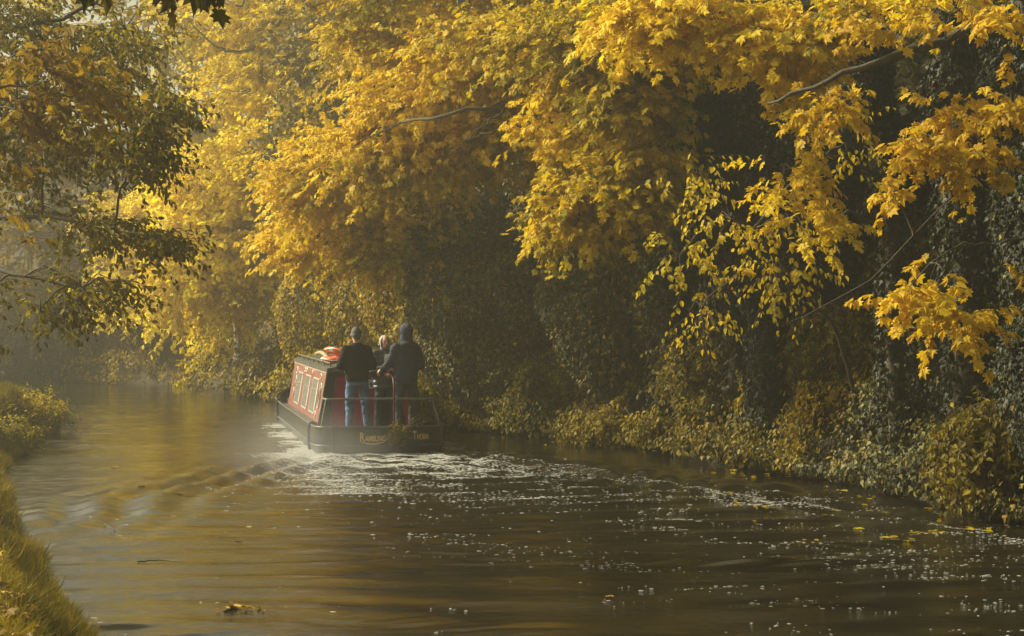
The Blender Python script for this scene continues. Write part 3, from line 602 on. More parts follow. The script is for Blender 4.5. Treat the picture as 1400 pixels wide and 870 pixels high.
def boat_w(p):   # boat frame -> world
    return np.array([ST[0]+p[0]*rt[0]+p[1]*fw[0], ST[1]+p[0]*rt[1]+p[1]*fw[1], p[2]])
boat = empty('narrowboat', (ST[0], ST[1], 0), HEAD); tag(boat, 'black and red canal narrowboat heading away with people on its stern', 'narrowboat')
LH = 12.2
def halfbeam(y, b0=1.06):
    s = 1-(1-np.clip(y/.42, 0, 1))**2.6; s = b0-.34+.34*np.maximum(s, 0)**.5
    bow = np.clip((y-9.0)/(LH-9.0), 0, 1); return s*(1-bow**2.2)+.03*bow
ys = np.concatenate([np.linspace(0, .42, 10)**1.0, np.linspace(.7, 9, 14), np.linspace(9.3, LH, 14)])
def outline(inset=0, rear=0.):
    hb = halfbeam(ys)-inset; hb = np.maximum(hb, .012); yy_ = np.clip(ys, rear, LH-inset*1.3)
    tx = np.linspace(-hb[0], hb[0], 9)[1:-1]; bulge = -.05*(1-(tx/hb[0])**2)
    L = [(-h, y) for h, y in zip(hb[::-1], yy_[::-1])]; Rr_ = [(h, y) for h, y in zip(hb, yy_)]
    mid = [(t, rear+bb) for t, bb in zip(tx, bulge)]
    return np.array(L+mid+Rr_)
def sheer(y): return .42+.30*np.clip((y-7.5)/(LH-7.5), 0, 1)**2
def ring3(inset, zf, rear=0.): o_ = outline(inset, rear); return np.stack([o_[:, 0], o_[:, 1], zf(o_[:, 1])], -1)
def loft(rings, closed=True):
    K = len(rings[0]); V = np.concatenate(rings); Fc = []
    for i in range(len(rings)-1):
        for k in range(K if closed else K-1):
            Fc.append((i*K+k, i*K+(k+1) % K, (i+1)*K+(k+1) % K, (i+1)*K+k))
    return V, Fc
rings = [ring3(.16, lambda y: -.45+0*y, .1), ring3(.03, lambda y: -.1+0*y, .02), ring3(.0, lambda y: .12+0*y), ring3(.012, sheer), ring3(.055, sheer, .045), ring3(.06, lambda y: .20+0*y, .05)]
V, Fc = loft(rings); hull = mesh_py('hull', V, Fc, M_black, boat)
for p_ in hull.data.polygons: p_.use_smooth = False
K = len(rings[0]); mesh_py('deck', ring3(.062, lambda y: np.where(y > 8.4, .26, .215)+0*y, .05), [tuple(range(K))], M_deck, boat)
def railtube(name, pts, r, mat, parent, sides=8, closed=False):
    s = Sticks(); pts = np.asarray(pts, float); s.path(pts, np.full(len(pts), r), sides); o = s.build(name, mat, parent); return o
st_ = ring3(-.012, lambda y: .125+.0*y, -.012); railtube('rubbing_strake', st_, .020, M_strake, boat, 6)
st_ = ring3(-.004, lambda y: sheer(y)+.004, -.004); railtube('rubbing_strake', st_, .020, M_strake, boat, 6)
# side decks between cabin and hull edge
for s_ in (-1, 1):
    yv = np.linspace(1.45, 8.4, 10); a_ = np.stack([s_*(halfbeam(yv)-.055), yv, 0*yv+.405], -1); b_ = np.stack([s_*(0*yv+.88), yv, 0*yv+.405], -1)
    V, Fc = loft([a_, b_], False); mesh_py('side_deck', V, Fc if s_ < 0 else [f[::-1] for f in Fc], M_roof, boat)
def box(name, c, s, mat, parent, rot=None, bev=.006):
    bm = bmesh.new(); bmesh.ops.create_cube(bm, size=1); bmesh.ops.scale(bm, vec=s, verts=bm.verts)
    if bev: bmesh.ops.bevel(bm, geom=bm.edges[:], offset=min(bev, min(s)*.3), segments=2, affect='EDGES')
    me = bpy.data.meshes.new(name); bm.to_mesh(me); bm.free(); me.materials.append(mat)
    o = bpy.data.objects.new(name, me); o.location = [float(x) for x in c]
    if rot is not None: o.rotation_euler = rot
    return link(o, parent)
# cabin: red sides, cambered roof
Y0, Y1 = 1.45, 8.35; WB, WT, ZB, ZT = .90, .735, .30, 1.31
def side(y, t, s_, off=0):      # t 0 bottom .. 1 top
    n_ = unit(np.array([s_*(ZT-ZB), 0, (WB-WT)]))
    return np.array([s_*(WB+(WT-WB)*t), y, ZB+(ZT-ZB)*t])+n_*off
for s_ in (-1, 1):
    q = [side(Y0+.002, 0, s_), side(Y1, 0, s_), side(Y1, 1, s_), side(Y0+.002, 1, s_)]; q2 = [side(Y0+.002, 0, s_, -.04), side(Y1, 0, s_, -.04), side(Y1, 1, s_, -.04), side(Y0+.002, 1, s_, -.04)]
    mesh_py('cabin_side', q+q2, [(0, 1, 2, 3), (7, 6, 5, 4), (0, 4, 5, 1), (1, 5, 6, 2), (2, 6, 7, 3), (3, 7, 4, 0)], M_red, boat)
    for (ya, yb, ta, tb, mm) in [(Y0-.004, Y0+.13, .0, 1., M_black), (Y0+.15, Y1-.02, .0, .05, M_black), (Y0+.16, Y1-.04, .93, .955, M_cream), (Y0+.16, Y1-.04, .085, .10, M_cream), (Y0+.16, Y0+.185, .115, .92, M_cream)]:
        q = [side(ya, ta, s_, .004), side(yb, ta, s_, .004), side(yb, tb, s_, .004), side(ya, tb, s_, .004)]; q2 = [side(ya, ta, s_, -.01), side(yb, ta, s_, -.01), side(yb, tb, s_, -.01), side(ya, tb, s_, -.01)]
        mesh_py('coach_line' if mm is M_cream else 'cabin_trim', q+q2, [(0, 1, 2, 3), (0, 4, 5, 1), (1, 5, 6, 2), (2, 6, 7, 3), (3, 7, 4, 0)], mm, boat)
xs_ = np.linspace(-1, 1, 13); 
def roofring(y, up, over): 
    top = [(x*(WT+over), y, ZT+.02+up+.075*(1-x*x)) for x in xs_]; bot = [(x*(WT+over), y, ZT-.05+up*0+.04*(1-x*x)) for x in xs_[::-1]]
    return np.array(top+bot)
V, Fc = loft([roofring(y, 0, .022) for y in (Y0-.12, 3, 5, 7, Y1+.08)]); k = 26
roof = mesh_py('roof', V, Fc+[tuple(range(k))[::-1], tuple(range(4*k, 5*k))], M_roof, boat)
for s_ in (-1, 1):
    yv = np.linspace(Y0+.1, Y1-.2, 12); railtube('hand_rail', np.stack([0*yv+s_*(WT-.06), yv, 0*yv+ZT+.10], -1), .014, M_rail, roof, 6)
    sp = Sticks(); [(lambda q: (q.add([s_*(WT-.06), y, ZT+.02], [s_*(WT-.06), y, ZT+.10], .010, .010, 6), q.build('rail_post', M_rail, roof)))(Sticks()) for y in np.linspace(Y0+.2, Y1-.3, 7)]
box('sliding_hatch', (0.05, 1.95, ZT+.12), (.74, .9, .05), M_roof, roof, bev=.015)
box('roof_box', (.15, 5.6, ZT+.15), (.5, .8, .13), M_roof, boat, bev=.02)
sv = Sticks(); sv.path([(.1, 7.2, ZT+.05), (.1, 7.2, ZT+.16), (.1, 7.2, ZT+.17), (.1, 7.2, ZT+.21)], [.05, .05, .085, .03], 12); sv.build('roof_vent', M_metal, boat)
# front bulkhead
mesh_py('front_bulkhead', [side(Y1-.02, 0, -1, -.02), side(Y1-.02, 0, 1, -.02), side(Y1-.02, 1, 1, -.02), side(Y1-.02, 1, -1, -.02)], [(0, 1, 2, 3)], M_maroon, boat)
# rear bulkhead: black surround, maroon doors, dark doorway
def slab(name, pts, y, th, mat, parent):     # polygon in x,z extruded forward
    n_ = len(pts); V = [(x, y, z) for x, z in pts]+[(x, y+th, z) for x, z in pts]
    return mesh_py(name, V, [tuple(range(n_)), tuple(range(2*n_-1, n_-1, -1))]+[(i, i+n_, (i+1) % n_+n_, (i+1) % n_) for i in range(n_)], mat, parent)
zb = .222
def edge(z, s_, inn=0): t = (z-ZB)/(ZT-ZB); return s_*(WB+(WT-WB)*t-inn)
bulk = slab('rear_bulkhead', [(edge(zb, -1, .003), zb), (edge(zb, -1, .15), zb), (edge(1.2, -1, .15), 1.2), (edge(1.2, 1, .15), 1.2), (edge(zb, 1, .15), zb), (edge(zb, 1, .003), zb), (edge(ZT-.03, 1, .003), ZT-.03), (edge(ZT-.03, -1, .003), ZT-.03)], Y0-.02, .05, M_black, boat)
tr_ = slab('door_trim', [(edge(zb, -1, .152), zb), (edge(zb, -1, .172), zb), (edge(1.195, -1, .172), 1.195), (edge(1.195, -1, .152), 1.195)], Y0-.03, .05, M_rail, boat)
d1 = slab('rear_door', [(edge(zb, -1, .175), zb), (-.22, zb), (-.22, 1.19), (edge(1.19, -1, .175), 1.19)], Y0+.0, .035, M_maroon, boat)
slab('door_panel', [(-.62, .32), (-.30, .32), (-.30, .72), (-.60, .72)], Y0-.012, .02, M_maroon, d1); slab('door_panel', [(-.59, .80), (-.30, .80), (-.30, 1.12), (-.53, 1.12)], Y0-.012, .02, M_maroon, d1)
d2 = slab('rear_door', [(-.21, zb), (.10, zb), (.10, 1.19), (-.21, 1.19)], Y0+.0, .035, M_maroon, boat)
slab('door_panel', [(-.16, .32), (.05, .32), (.05, .72), (-.16, .72)], Y0-.012, .02, M_maroon, d2)
s = Sticks(); s.path([(-.15, Y0-.03, .62), (-.15, Y0-.03, .80)], [.012, .012], 6); s.path([(-.15, Y0-.035, .72), (-.10, Y0-.05, .70)], [.014, .014], 6); s.build('door_bolt', M_metal, d2)
s = Sticks(); s.path([(-.24, Y0-.10, .33), (-.04, Y0-.10, .33)], [.013, .013], 6); s.build('step_bar', M_metal, boat)
slab('notice_sheet', [(-.05, .98), (.075, .98), (.075, 1.14), (-.05, 1.14)], Y0-.02, .012, M_white, boat)
slab('notice_print', [(-.02, 1.02), (.04, 1.02), (.03, 1.05), (.04, 1.08), (.01, 1.10), (-.02, 1.07)], Y0-.024, .003, M_rail, boat)
od = mesh_py('open_door', [(.60, Y0-.03, zb), (.64, Y0-.42, zb), (.70, Y0-.42, zb), (.66, Y0-.03, zb), (.46, Y0-.03, 1.10), (.52, Y0-.42, 1.10), (.575, Y0-.42, 1.10), (.53, Y0-.03, 1.10)], [(0, 1, 2, 3), (7, 6, 5, 4), (0, 4, 5, 1), (1, 5, 6, 2), (2, 6, 7, 3), (3, 7, 4, 0)], M_maroon, boat)
mesh_py('door_edge', [(.702, Y0-.43, zb), (.735, Y0-.43, zb), (.607, Y0-.43, 1.10), (.577, Y0-.43, 1.10), (.702, Y0-.40, zb), (.735, Y0-.40, zb), (.607, Y0-.40, 1.10), (.577, Y0-.40, 1.10)], [(0, 1, 2, 3), (7, 6, 5, 4), (0, 4, 5, 1), (1, 5, 6, 2), (2, 6, 7, 3), (3, 7, 4, 0)], M_white, od)
mesh_py('cabin_shade_sheet', [(-.8, Y0+.3, zb), (.8, Y0+.3, zb), (.68, Y0+.3, ZT-.06), (-.68, Y0+.3, ZT-.06)], [(0, 1, 2, 3)], M_dark, boat)  # near-black sheet painted in for the shade inside the cabin
# windows and porthole on both sides
def rrect(w_, h_, r, n_=5):
    o_ = []
    for cx, cy, a0 in ((w_/2-r, h_/2-r, 0), (-w_/2+r, h_/2-r, 90), (-w_/2+r, -h_/2+r, 180), (w_/2-r, -h_/2+r, 270)):
        for i in range(n_+1): t = R(a0+90*i/n_); o_.append((cx+r*math.cos(t), cy+r*math.sin(t)))
    return o_
def on_side(u, v, yc, tc, s_, off):
    L = math.hypot(WB-WT, ZT-ZB); return side(yc+u, tc+v/L, s_, off)
def window(yc, tc, w_, h_, r, s_):
    o1 = rrect(w_, h_, r); o2 = rrect(w_-.07, h_-.045, max(r-.03, .02)); n_ = len(o1)
    rg = [np.array([on_side(u, v, yc, tc, s_, of) for u, v in oo]) for oo, of in ((o1, -.005), (o1, .010), (o2, .010), (o2, .004))]
    V, Fc = loft(rg); fr = mesh_py('window', V, Fc, M_cream, boat)
    mesh_py('pane', [on_side(u, v, yc, tc, s_, .008) for u, v in o2], [tuple(range(n_))], M_pane, fr)
    a_ = [on_side(u, v, yc, tc, s_, .012) for u, v in ((-w_/2+.045, h_*.16), (w_/2-.045, h_*.16), (w_/2-.045, h_*.19), (-w_/2+.045, h_*.19))]
    mesh_py('glazing_bar', a_, [(0, 1, 2, 3)], M_metal, fr)
    for k_, (u0, u1) in enumerate(((-w_/2+.05, -w_*.36),)):
        a_ = [on_side(u, v, yc, tc, s_, .0095) for u, v in ((u0, -h_/2+.06), (u1, -h_/2+.06), (u1, h_/2-.06), (u0, h_/2-.06))]
        mesh_py('curtain', a_, [(0, 1, 2, 3)], M_curtain, fr)
for s_ in (-1, 1):
    for yc in (3.15, 4.75, 6.45): window(yc, .50, 1.16, .62, .10, s_)
    o1 = [(.13*math.cos(t), .17*math.sin(t)) for t in np.linspace(0, 2*np.pi, 25)[:-1]]; o2 = [(.09*math.cos(t), .13*math.sin(t)) for t in np.linspace(0, 2*np.pi, 25)[:-1]]
    V, Fc = loft([np.array([on_side(u, v, 2.05, .52, s_, of) for u, v in oo]) for oo, of in ((o1, -.004), (o1, .02), (o2, .024), (o2, .004))]); ph = mesh_py('porthole', V, Fc, M_metal, boat)
    mesh_py('pane', [on_side(u, v, 2.05, .52, s_, .008) for u, v in o2], [tuple(range(24))], M_pane, ph)
    # faded scrollwork painted in cream round the porthole and over the windows
    for (yc, tc, aa, bb, t0, t1) in ((2.05, .52, .20, .25, .4, 2.4), (2.05, .52, .22, .27, 3.4, 5.6), (2.35, .85, .16, .05, 0, 5), (4.0, .87, .10, .04, 0, 5), (5.6, .87, .22, .04, 0, 5.6), (5.2, .87, .08, .05, 1, 6), (7.4, .80, .25, .08, 0, 5.6), (7.3, .62, .12, .10, .5, 5), (7.5, .38, .14, .08, 0, 5), (2.4, .2, .18, .06, 0, 5)):
        s = Sticks(); tt = np.linspace(t0, t1, 16); s.path([on_side(aa*math.cos(q)*(1-.06*q), bb*math.sin(q)*(1-.05*q), yc, tc, s_, .003) for q in tt], np.full(16, .017), 4); s.build('scrollwork', M_cream, boat)
# stern rail
RZ = .87
rl = railtube('stern_rail', curve([(-.90, .50, RZ), (-.89, .20, RZ), (-.82, .10, RZ), (-.3, .055, RZ+.005), (.3, .055, RZ+.005), (.82, .10, RZ), (.88, .20, RZ)], 30), .019, M_rail, boat, 8)
for a_, b_ in (((-.88, .16, RZ), (-.97, .10, .42)), ((.84, .12, RZ), (.97, .12, .42)), ((-.90, .48, RZ), (-.99, .50, .42)), ((.86, .2, RZ), (.99, .55, .42))):
    railtube('rail_post', [a_, b_], .017, M_rail, rl, 6)
# tiller: maroon swan neck, arm forward and pink grip
s = Sticks(); s.path(curve([(.20, .02, .30), (.20, .02, .80), (.20, .05, 1.12), (.20, .22, 1.22), (.19, .50, 1.24)], 18), np.full(18, .017), 8); tl = s.build('tiller', plain('dark_maroon_paint', (.09, .010, .020), .5), boat)
s = Sticks(); s.path([(.19, .48, 1.24), (.185, .62, 1.245), (.18, .72, 1.25)], [.018, .02, .021], 8); s.build('tiller_grip', plain('pink_grip', (.55, .05, .12), .5), tl)
s = Sticks(); s.path([(.20, .02, .34), (.20, .02, .42)], [.045, .05], 12); s.path([(.20, .02, .25), (.20, .02, .36)], [.06, .06], 12); s.build('rudder_collar', M_metal, tl)
# gold lettering on the transom
def word(txt, size):
    cu = bpy.data.curves.new('lettering', 'FONT'); cu.body = txt; cu.size = size; cu.extrude = .003; cu.offset = size*.022; cu.shear = .0
    o_ = bpy.data.objects.new('tmp', cu); COL.objects.link(o_); dg = bpy.context.evaluated_depsgraph_get(); me = bpy.data.meshes.new_from_object(o_.evaluated_get(dg))
    bpy.data.objects.remove(o_); V = np.array([v.co[:] for v in me.vertices]); return V, [tuple(p.vertices) for p in me.polygons]
def lettering(parts, x0, z0, span):
    VV = []; FF = []; off = 0; x = 0
    for txt, sz in parts:
        V, Fc = word(txt, sz); w_ = V[:, 0].max()-V[:, 0].min(); V = V.copy(); V[:, 0] += x-V[:, 0].min(); x += w_+.010
        VV.append(V); FF += [tuple(i+off for i in f) for f in Fc]; off += len(V)
    V = np.concatenate(VV); k_ = span/x; hb0 = halfbeam(np.array([0.]))[0]
    X_ = x0+V[:, 0]*k_; Z_ = z0+V[:, 1]; Yl = -.012-.05*(1-(X_/hb0)**2)-.004-V[:, 2]
    return mesh_py('name_lettering', np.stack([X_, Yl+.002, Z_], -1), FF, M_goldp, boat)
lettering([('R', .20), ('AMBLING', .125)], -.36, .20, .42)
lettering([('T', .19), ('HORN', .125)], .50, .22, .26)
s = Sticks(); tt = np.linspace(0, 1, 14); s.path([(-.34+.36*t, -.068-.0*t, .185-.03*math.sin(t*3.1)) for t in tt], .010*np.sin(.3+tt*2.5)+.002, 5); s.build('lettering_flourish', M_goldp, boat)

# ropes hung over the port side
def hangrope(lab, pts, r):
    o_ = railtube('rope', [boat_w(p)-boat_w(pts[0]) for p in curve(pts, 22)], r, M_rope, None, 7); o_.location = [float(c_) for c_ in boat_w(pts[0])]; tag(o_, lab, 'rope', 'ropes over the hull')
hangrope('thick black rope fender drooping round the rear port corner of the hull', [(-.99, .75, .44), (-1.07, .78, .46), (-1.11, .80, .36), (-1.10, .86, .12), (-1.09, .84, .02)], .026)
hangrope('thin dark rope hanging down the black stern left of the lettering', [(-.78, .10, .43), (-.80, -.03, .43), (-.80, -.06, .30), (-.79, -.05, .12), (-.80, -.04, .02)], .014)
hangrope('black rope fender hung near the bow of the hull', [(-.93, 8.6, .47), (-1.06, 8.6, .49), (-1.09, 8.6, .36), (-1.09, 8.55, .04)], .030)

# a tangle of yellow leafed branch caught on the stern
br = empty('leafy_branch', boat_w((.30, -.06, .42))); tag(br, 'tangle of yellow flowering twigs caught on the black stern', 'branch')
s = Sticks(); o0 = boat_w((.30, -.06, .42)); E_ = []
for k_ in range(46):
    a_ = random.uniform(-1, 1); u_ = (.26+random.uniform(-.12, .12), -.07, .30+random.uniform(-.1, .12))
    e_ = (.24+a_*.20, -.10-random.random()*.10, .26+random.uniform(-.30, .34)*(1.15-abs(a_)))
    p_ = curve([boat_w(u_)-o0, (boat_w(u_)+boat_w(e_))/2-o0+rng.normal(size=3)*.03, boat_w(e_)-o0], 6); s.path(p_, np.full(6, .0035), 4); E_.append(p_[2:])
for e_ in ((.62, -.07, .56), (.72, -.06, .50), (.55, -.10, .60)):
    p_ = curve([boat_w((.34, -.08, .36))-o0, (boat_w((.34, -.08, .36))+boat_w(e_))/2-o0+[0, 0, .03], boat_w(e_)-o0], 8); s.path(p_, np.full(8, .004), 4); E_.append(p_[3:])
s.build('stems', M_barkpale, br)
E_ = np.concatenate(E_); E_ = np.repeat(E_, 3, 0)+rng.normal(size=(len(E_)*3, 3))*.022; mm_ = len(E_)
leaves('foliage', 'ovate', E_, rng.normal(size=(mm_, 3)), rng.normal(size=(mm_, 3))+[0, -1, .5], .022+.024*rng.random(mm_), .2+.6*rng.random(mm_), M_bramble, br)

# things on the roof
def lifebuoy(lab, loc, rot):
    root = empty('lifebuoy', boat_w(loc)); tag(root, lab, 'lifebuoy', 'lifebuoys on the cabin roof'); root.rotation_euler = rot
    n_, k_ = 40, 12; V = []; Fw = []; Fo = []
    for i in range(n_):
        t = 2*np.pi*i/n_
        for j in range(k_):
            q = 2*np.pi*j/k_; V.append(((.245+.065*math.cos(q))*math.cos(t), (.245+.065*math.cos(q))*math.sin(t), .05*math.sin(q)+.05))
    f = [(i, j) for i in range(n_) for j in range(k_)]
    quad = lambda i, j: (i*k_+j, ((i+1) % n_)*k_+j, ((i+1) % n_)*k_+(j+1) % k_, i*k_+(j+1) % k_)
    mesh_py('ring', V, [quad(i, j) for i, j in f if (i % 10) >= 2], M_orangeb, root, True)
    for g4 in range(4):
        idx = [(ii, j) for ii in range(3) for j in range(k_)]; Vb = [V[(g4*10+ii)*k_+j] for ii, j in idx]
        mesh_py('reflective_band', Vb, [(ii*k_+j, (ii+1)*k_+j, (ii+1)*k_+(j+1) % k_, ii*k_+(j+1) % k_) for ii in range(2) for j in range(k_)], M_white, root, True)
    s = Sticks(); t = np.linspace(0, 2*np.pi, 41); s.path([(.315*math.cos(q)+.0*q, .315*math.sin(q), .05+.015*math.sin(4*q)) for q in t], np.full(41, .007), 5); s.build('grab_line', M_white, root)
lifebuoy('orange lifebuoy lying flat on the cabin roof, the lower of two', (-.42, 2.85, ZT+.085), (0, 0, HEAD))
lifebuoy('orange lifebuoy tilted on top of the other, its edge raised', (-.36, 2.85, ZT+.20), (R(4), R(14), HEAD+.6))
o_ = railtube('wooden_pole', [boat_w(p)-boat_w((-.55, 3.2, ZT+.12)) for p in curve([(-.55, 3.2, ZT+.12), (-.53, 4.2, ZT+.19), (-.5, 5.4, ZT+.20), (-.46, 6.6, ZT+.15)], 20)], .036, plain('pale_wood', (.34, .26, .15), .8, 0, .3, 6, .5, 40), None, 8)
o_.location = [float(c_) for c_ in boat_w((-.55, 3.2, ZT+.12))]; tag(o_, 'bent pale wooden pole lying along the cabin roof', 'pole')

# ------------------------------------------------------------------ people
def capsule(a_, b_, ra, rb, n_=12, sc_=None):
    a_ = np.array(a_, float); b_ = np.array(b_, float); d = b_-a_; L = np.linalg.norm(d); d = d/max(L, 1e-6)
    up = np.array([0, 0, 1.]) if abs(d[2]) < .9 else np.array([0, 1., 0]); u = np.cross(d, up); u /= np.linalg.norm(u); v = np.cross(d, u)
    rg = []
    for t in np.linspace(-90, 0, 5)[:-1]: rg.append((a_+d*ra*math.sin(R(t)), ra*math.cos(R(t))))
    rg.append((a_, ra)); rg.append((b_, rb))
    for t in np.linspace(0, 90, 5)[1:]: rg.append((b_+d*rb*math.sin(R(t)), rb*math.cos(R(t))))
    th = np.arange(n_)*2*np.pi/n_; V = np.concatenate([c_[None]+(np.cos(th)[:, None]*u+np.sin(th)[:, None]*v)*max(r_, .0008) for c_, r_ in rg])
    return V, tubefaces(len(rg), n_)
def tubefaces(m_, n_):
    Fc = [(i*n_+k, i*n_+(k+1) % n_, (i+1)*n_+(k+1) % n_, (i+1)*n_+k) for i in range(m_-1) for k in range(n_)]
    return Fc+[tuple(range(n_))[::-1], tuple(range((m_-1)*n_, m_*n_))]
def ell(c_, r_, n_=16, m_=11, tilt=0.):
    V = []
    for i in range(m_):
        t = -np.pi/2+np.pi*(i+.25)/(m_-.5)
        for k in range(n_):
            q = 2*np.pi*k/n_; x, y, z = r_[0]*math.cos(t)*math.cos(q), r_[1]*math.cos(t)*math.sin(q), r_[2]*math.sin(t)
            y, z = y*math.cos(tilt)-z*math.sin(tilt), y*math.sin(tilt)+z*math.cos(tilt); V.append((c_[0]+x, c_[1]+y, c_[2]+z))
    return np.array(V), tubefaces(m_, n_)
def stack(rs, n_=20):       # rings (cx, cy, z, rx, ry) bottom to top
    V = []
    for cx, cy, z, rx, ry in rs:
        for k in range(n_): q = 2*np.pi*k/n_; V.append((cx+rx*math.cos(q), cy+ry*math.sin(q), z))
    return np.array(V), tubefaces(len(rs), n_)
def fuse(name, prims, vox, mat, parent, wr=0., ws=9., puff=0., cut=None):
    VV = []; FF = []; off = 0
    for V, Fc in prims: VV.append(V); FF += [tuple(i+off for i in f) for f in Fc]; off += len(V)
    me = bpy.data.meshes.new(name); me.from_pydata(np.concatenate(VV).tolist(), [], FF); me.update()
    bm = bmesh.new(); bm.from_mesh(me); bmesh.ops.recalc_face_normals(bm, faces=bm.faces); bm.to_mesh(me); bm.free()
    o_ = bpy.data.objects.new('tmp', me); COL.objects.link(o_)
    r_ = o_.modifiers.new('r', 'REMESH'); r_.mode = 'VOXEL'; r_.voxel_size = vox; r_.use_smooth_shade = True
    s_ = o_.modifiers.new('s', 'SMOOTH'); s_.factor = .5; s_.iterations = 3
    dg = bpy.context.evaluated_depsgraph_get(); me2 = bpy.data.meshes.new_from_object(o_.evaluated_get(dg)); bpy.data.objects.remove(o_)
    n_ = len(me2.vertices); co = np.empty(n_*3); me2.vertices.foreach_get('co', co); co = co.reshape(-1, 3); no = np.empty(n_*3); me2.vertices.foreach_get('normal', no); no = no.reshape(-1, 3)
    if wr: co += no*((noise(co*[1, 1, 1.6], ws, 7)-.5)*wr*2+(noise(co*[1, 1, 2.2], ws*2.4, 8)-.5)*wr)[:, None]
    if puff: co += no*(np.abs(np.sin(co[:, 2]*np.pi/.085+2*co[:, 0]))**.6*puff)[:, None]
    me2.vertices.foreach_set('co', co.ravel()); me2.update(); me2.name = name; me2.materials.clear(); me2.materials.append(mat)
    for p in me2.polygons: p.use_smooth = True
    return link(bpy.data.objects.new(name, me2), parent)
M_skin = plain('skin', (.60, .33, .22), .5, 0, .12, 12)
def hand(wr, fwd, palm_n, side_v, s=1.0, curl=.5):
    """palm, four unequal bent fingers and a thumb leaving the side of the palm"""
    wr = np.array(wr, float); f = unit(np.array(fwd, float)); nrm = unit(np.array(palm_n, float)); sd_ = unit(np.array(side_v, float)); o_ = []
    pc_ = wr+f*.05*s; o_.append(capsule(wr, pc_+sd_*.018*s, .026*s, .026*s, 8)); o_.append(capsule(wr, pc_-sd_*.018*s, .026*s, .024*s, 8)); o_.append(capsule(pc_+sd_*.022*s, pc_-sd_*.026*s+f*.01, .020*s, .018*s, 8))
    for k, (off, L) in enumerate(((.030, .070), (.010, .080), (-.010, .075), (-.029, .058))):
        b0 = wr+f*.085*s+sd_*off*s; c1 = curl*.9; d1 = unit(f*math.cos(c1)+nrm*math.sin(c1)); b1 = b0+d1*L*.45*s
        d2 = unit(f*math.cos(c1*2.1)+nrm*math.sin(c1*2.1)); b2 = b1+d2*L*.33*s; d3 = unit(f*math.cos(c1*2.9)+nrm*math.sin(c1*2.9)); b3 = b2+d3*L*.25*s
        o_ += [capsule(wr+f*.06*s+sd_*off*s*.9, b0, .010*s, .0095*s, 7), capsule(b0, b1, .0095*s, .0088*s, 7), capsule(b1, b2, .0088*s, .008*s, 7), capsule(b2, b3, .008*s, .0068*s, 7)]
    t0 = wr+f*.022*s+sd_*.026*s; t1 = t0+unit(f*.6+sd_*.6+nrm*.45)*.042*s; t2 = t1+unit(f*.75+nrm*.65)*.032*s
    o_ += [capsule(t0, t1, .013*s, .0105*s, 7), capsule(t1, t2, .0105*s, .008*s, 7)]; return o_
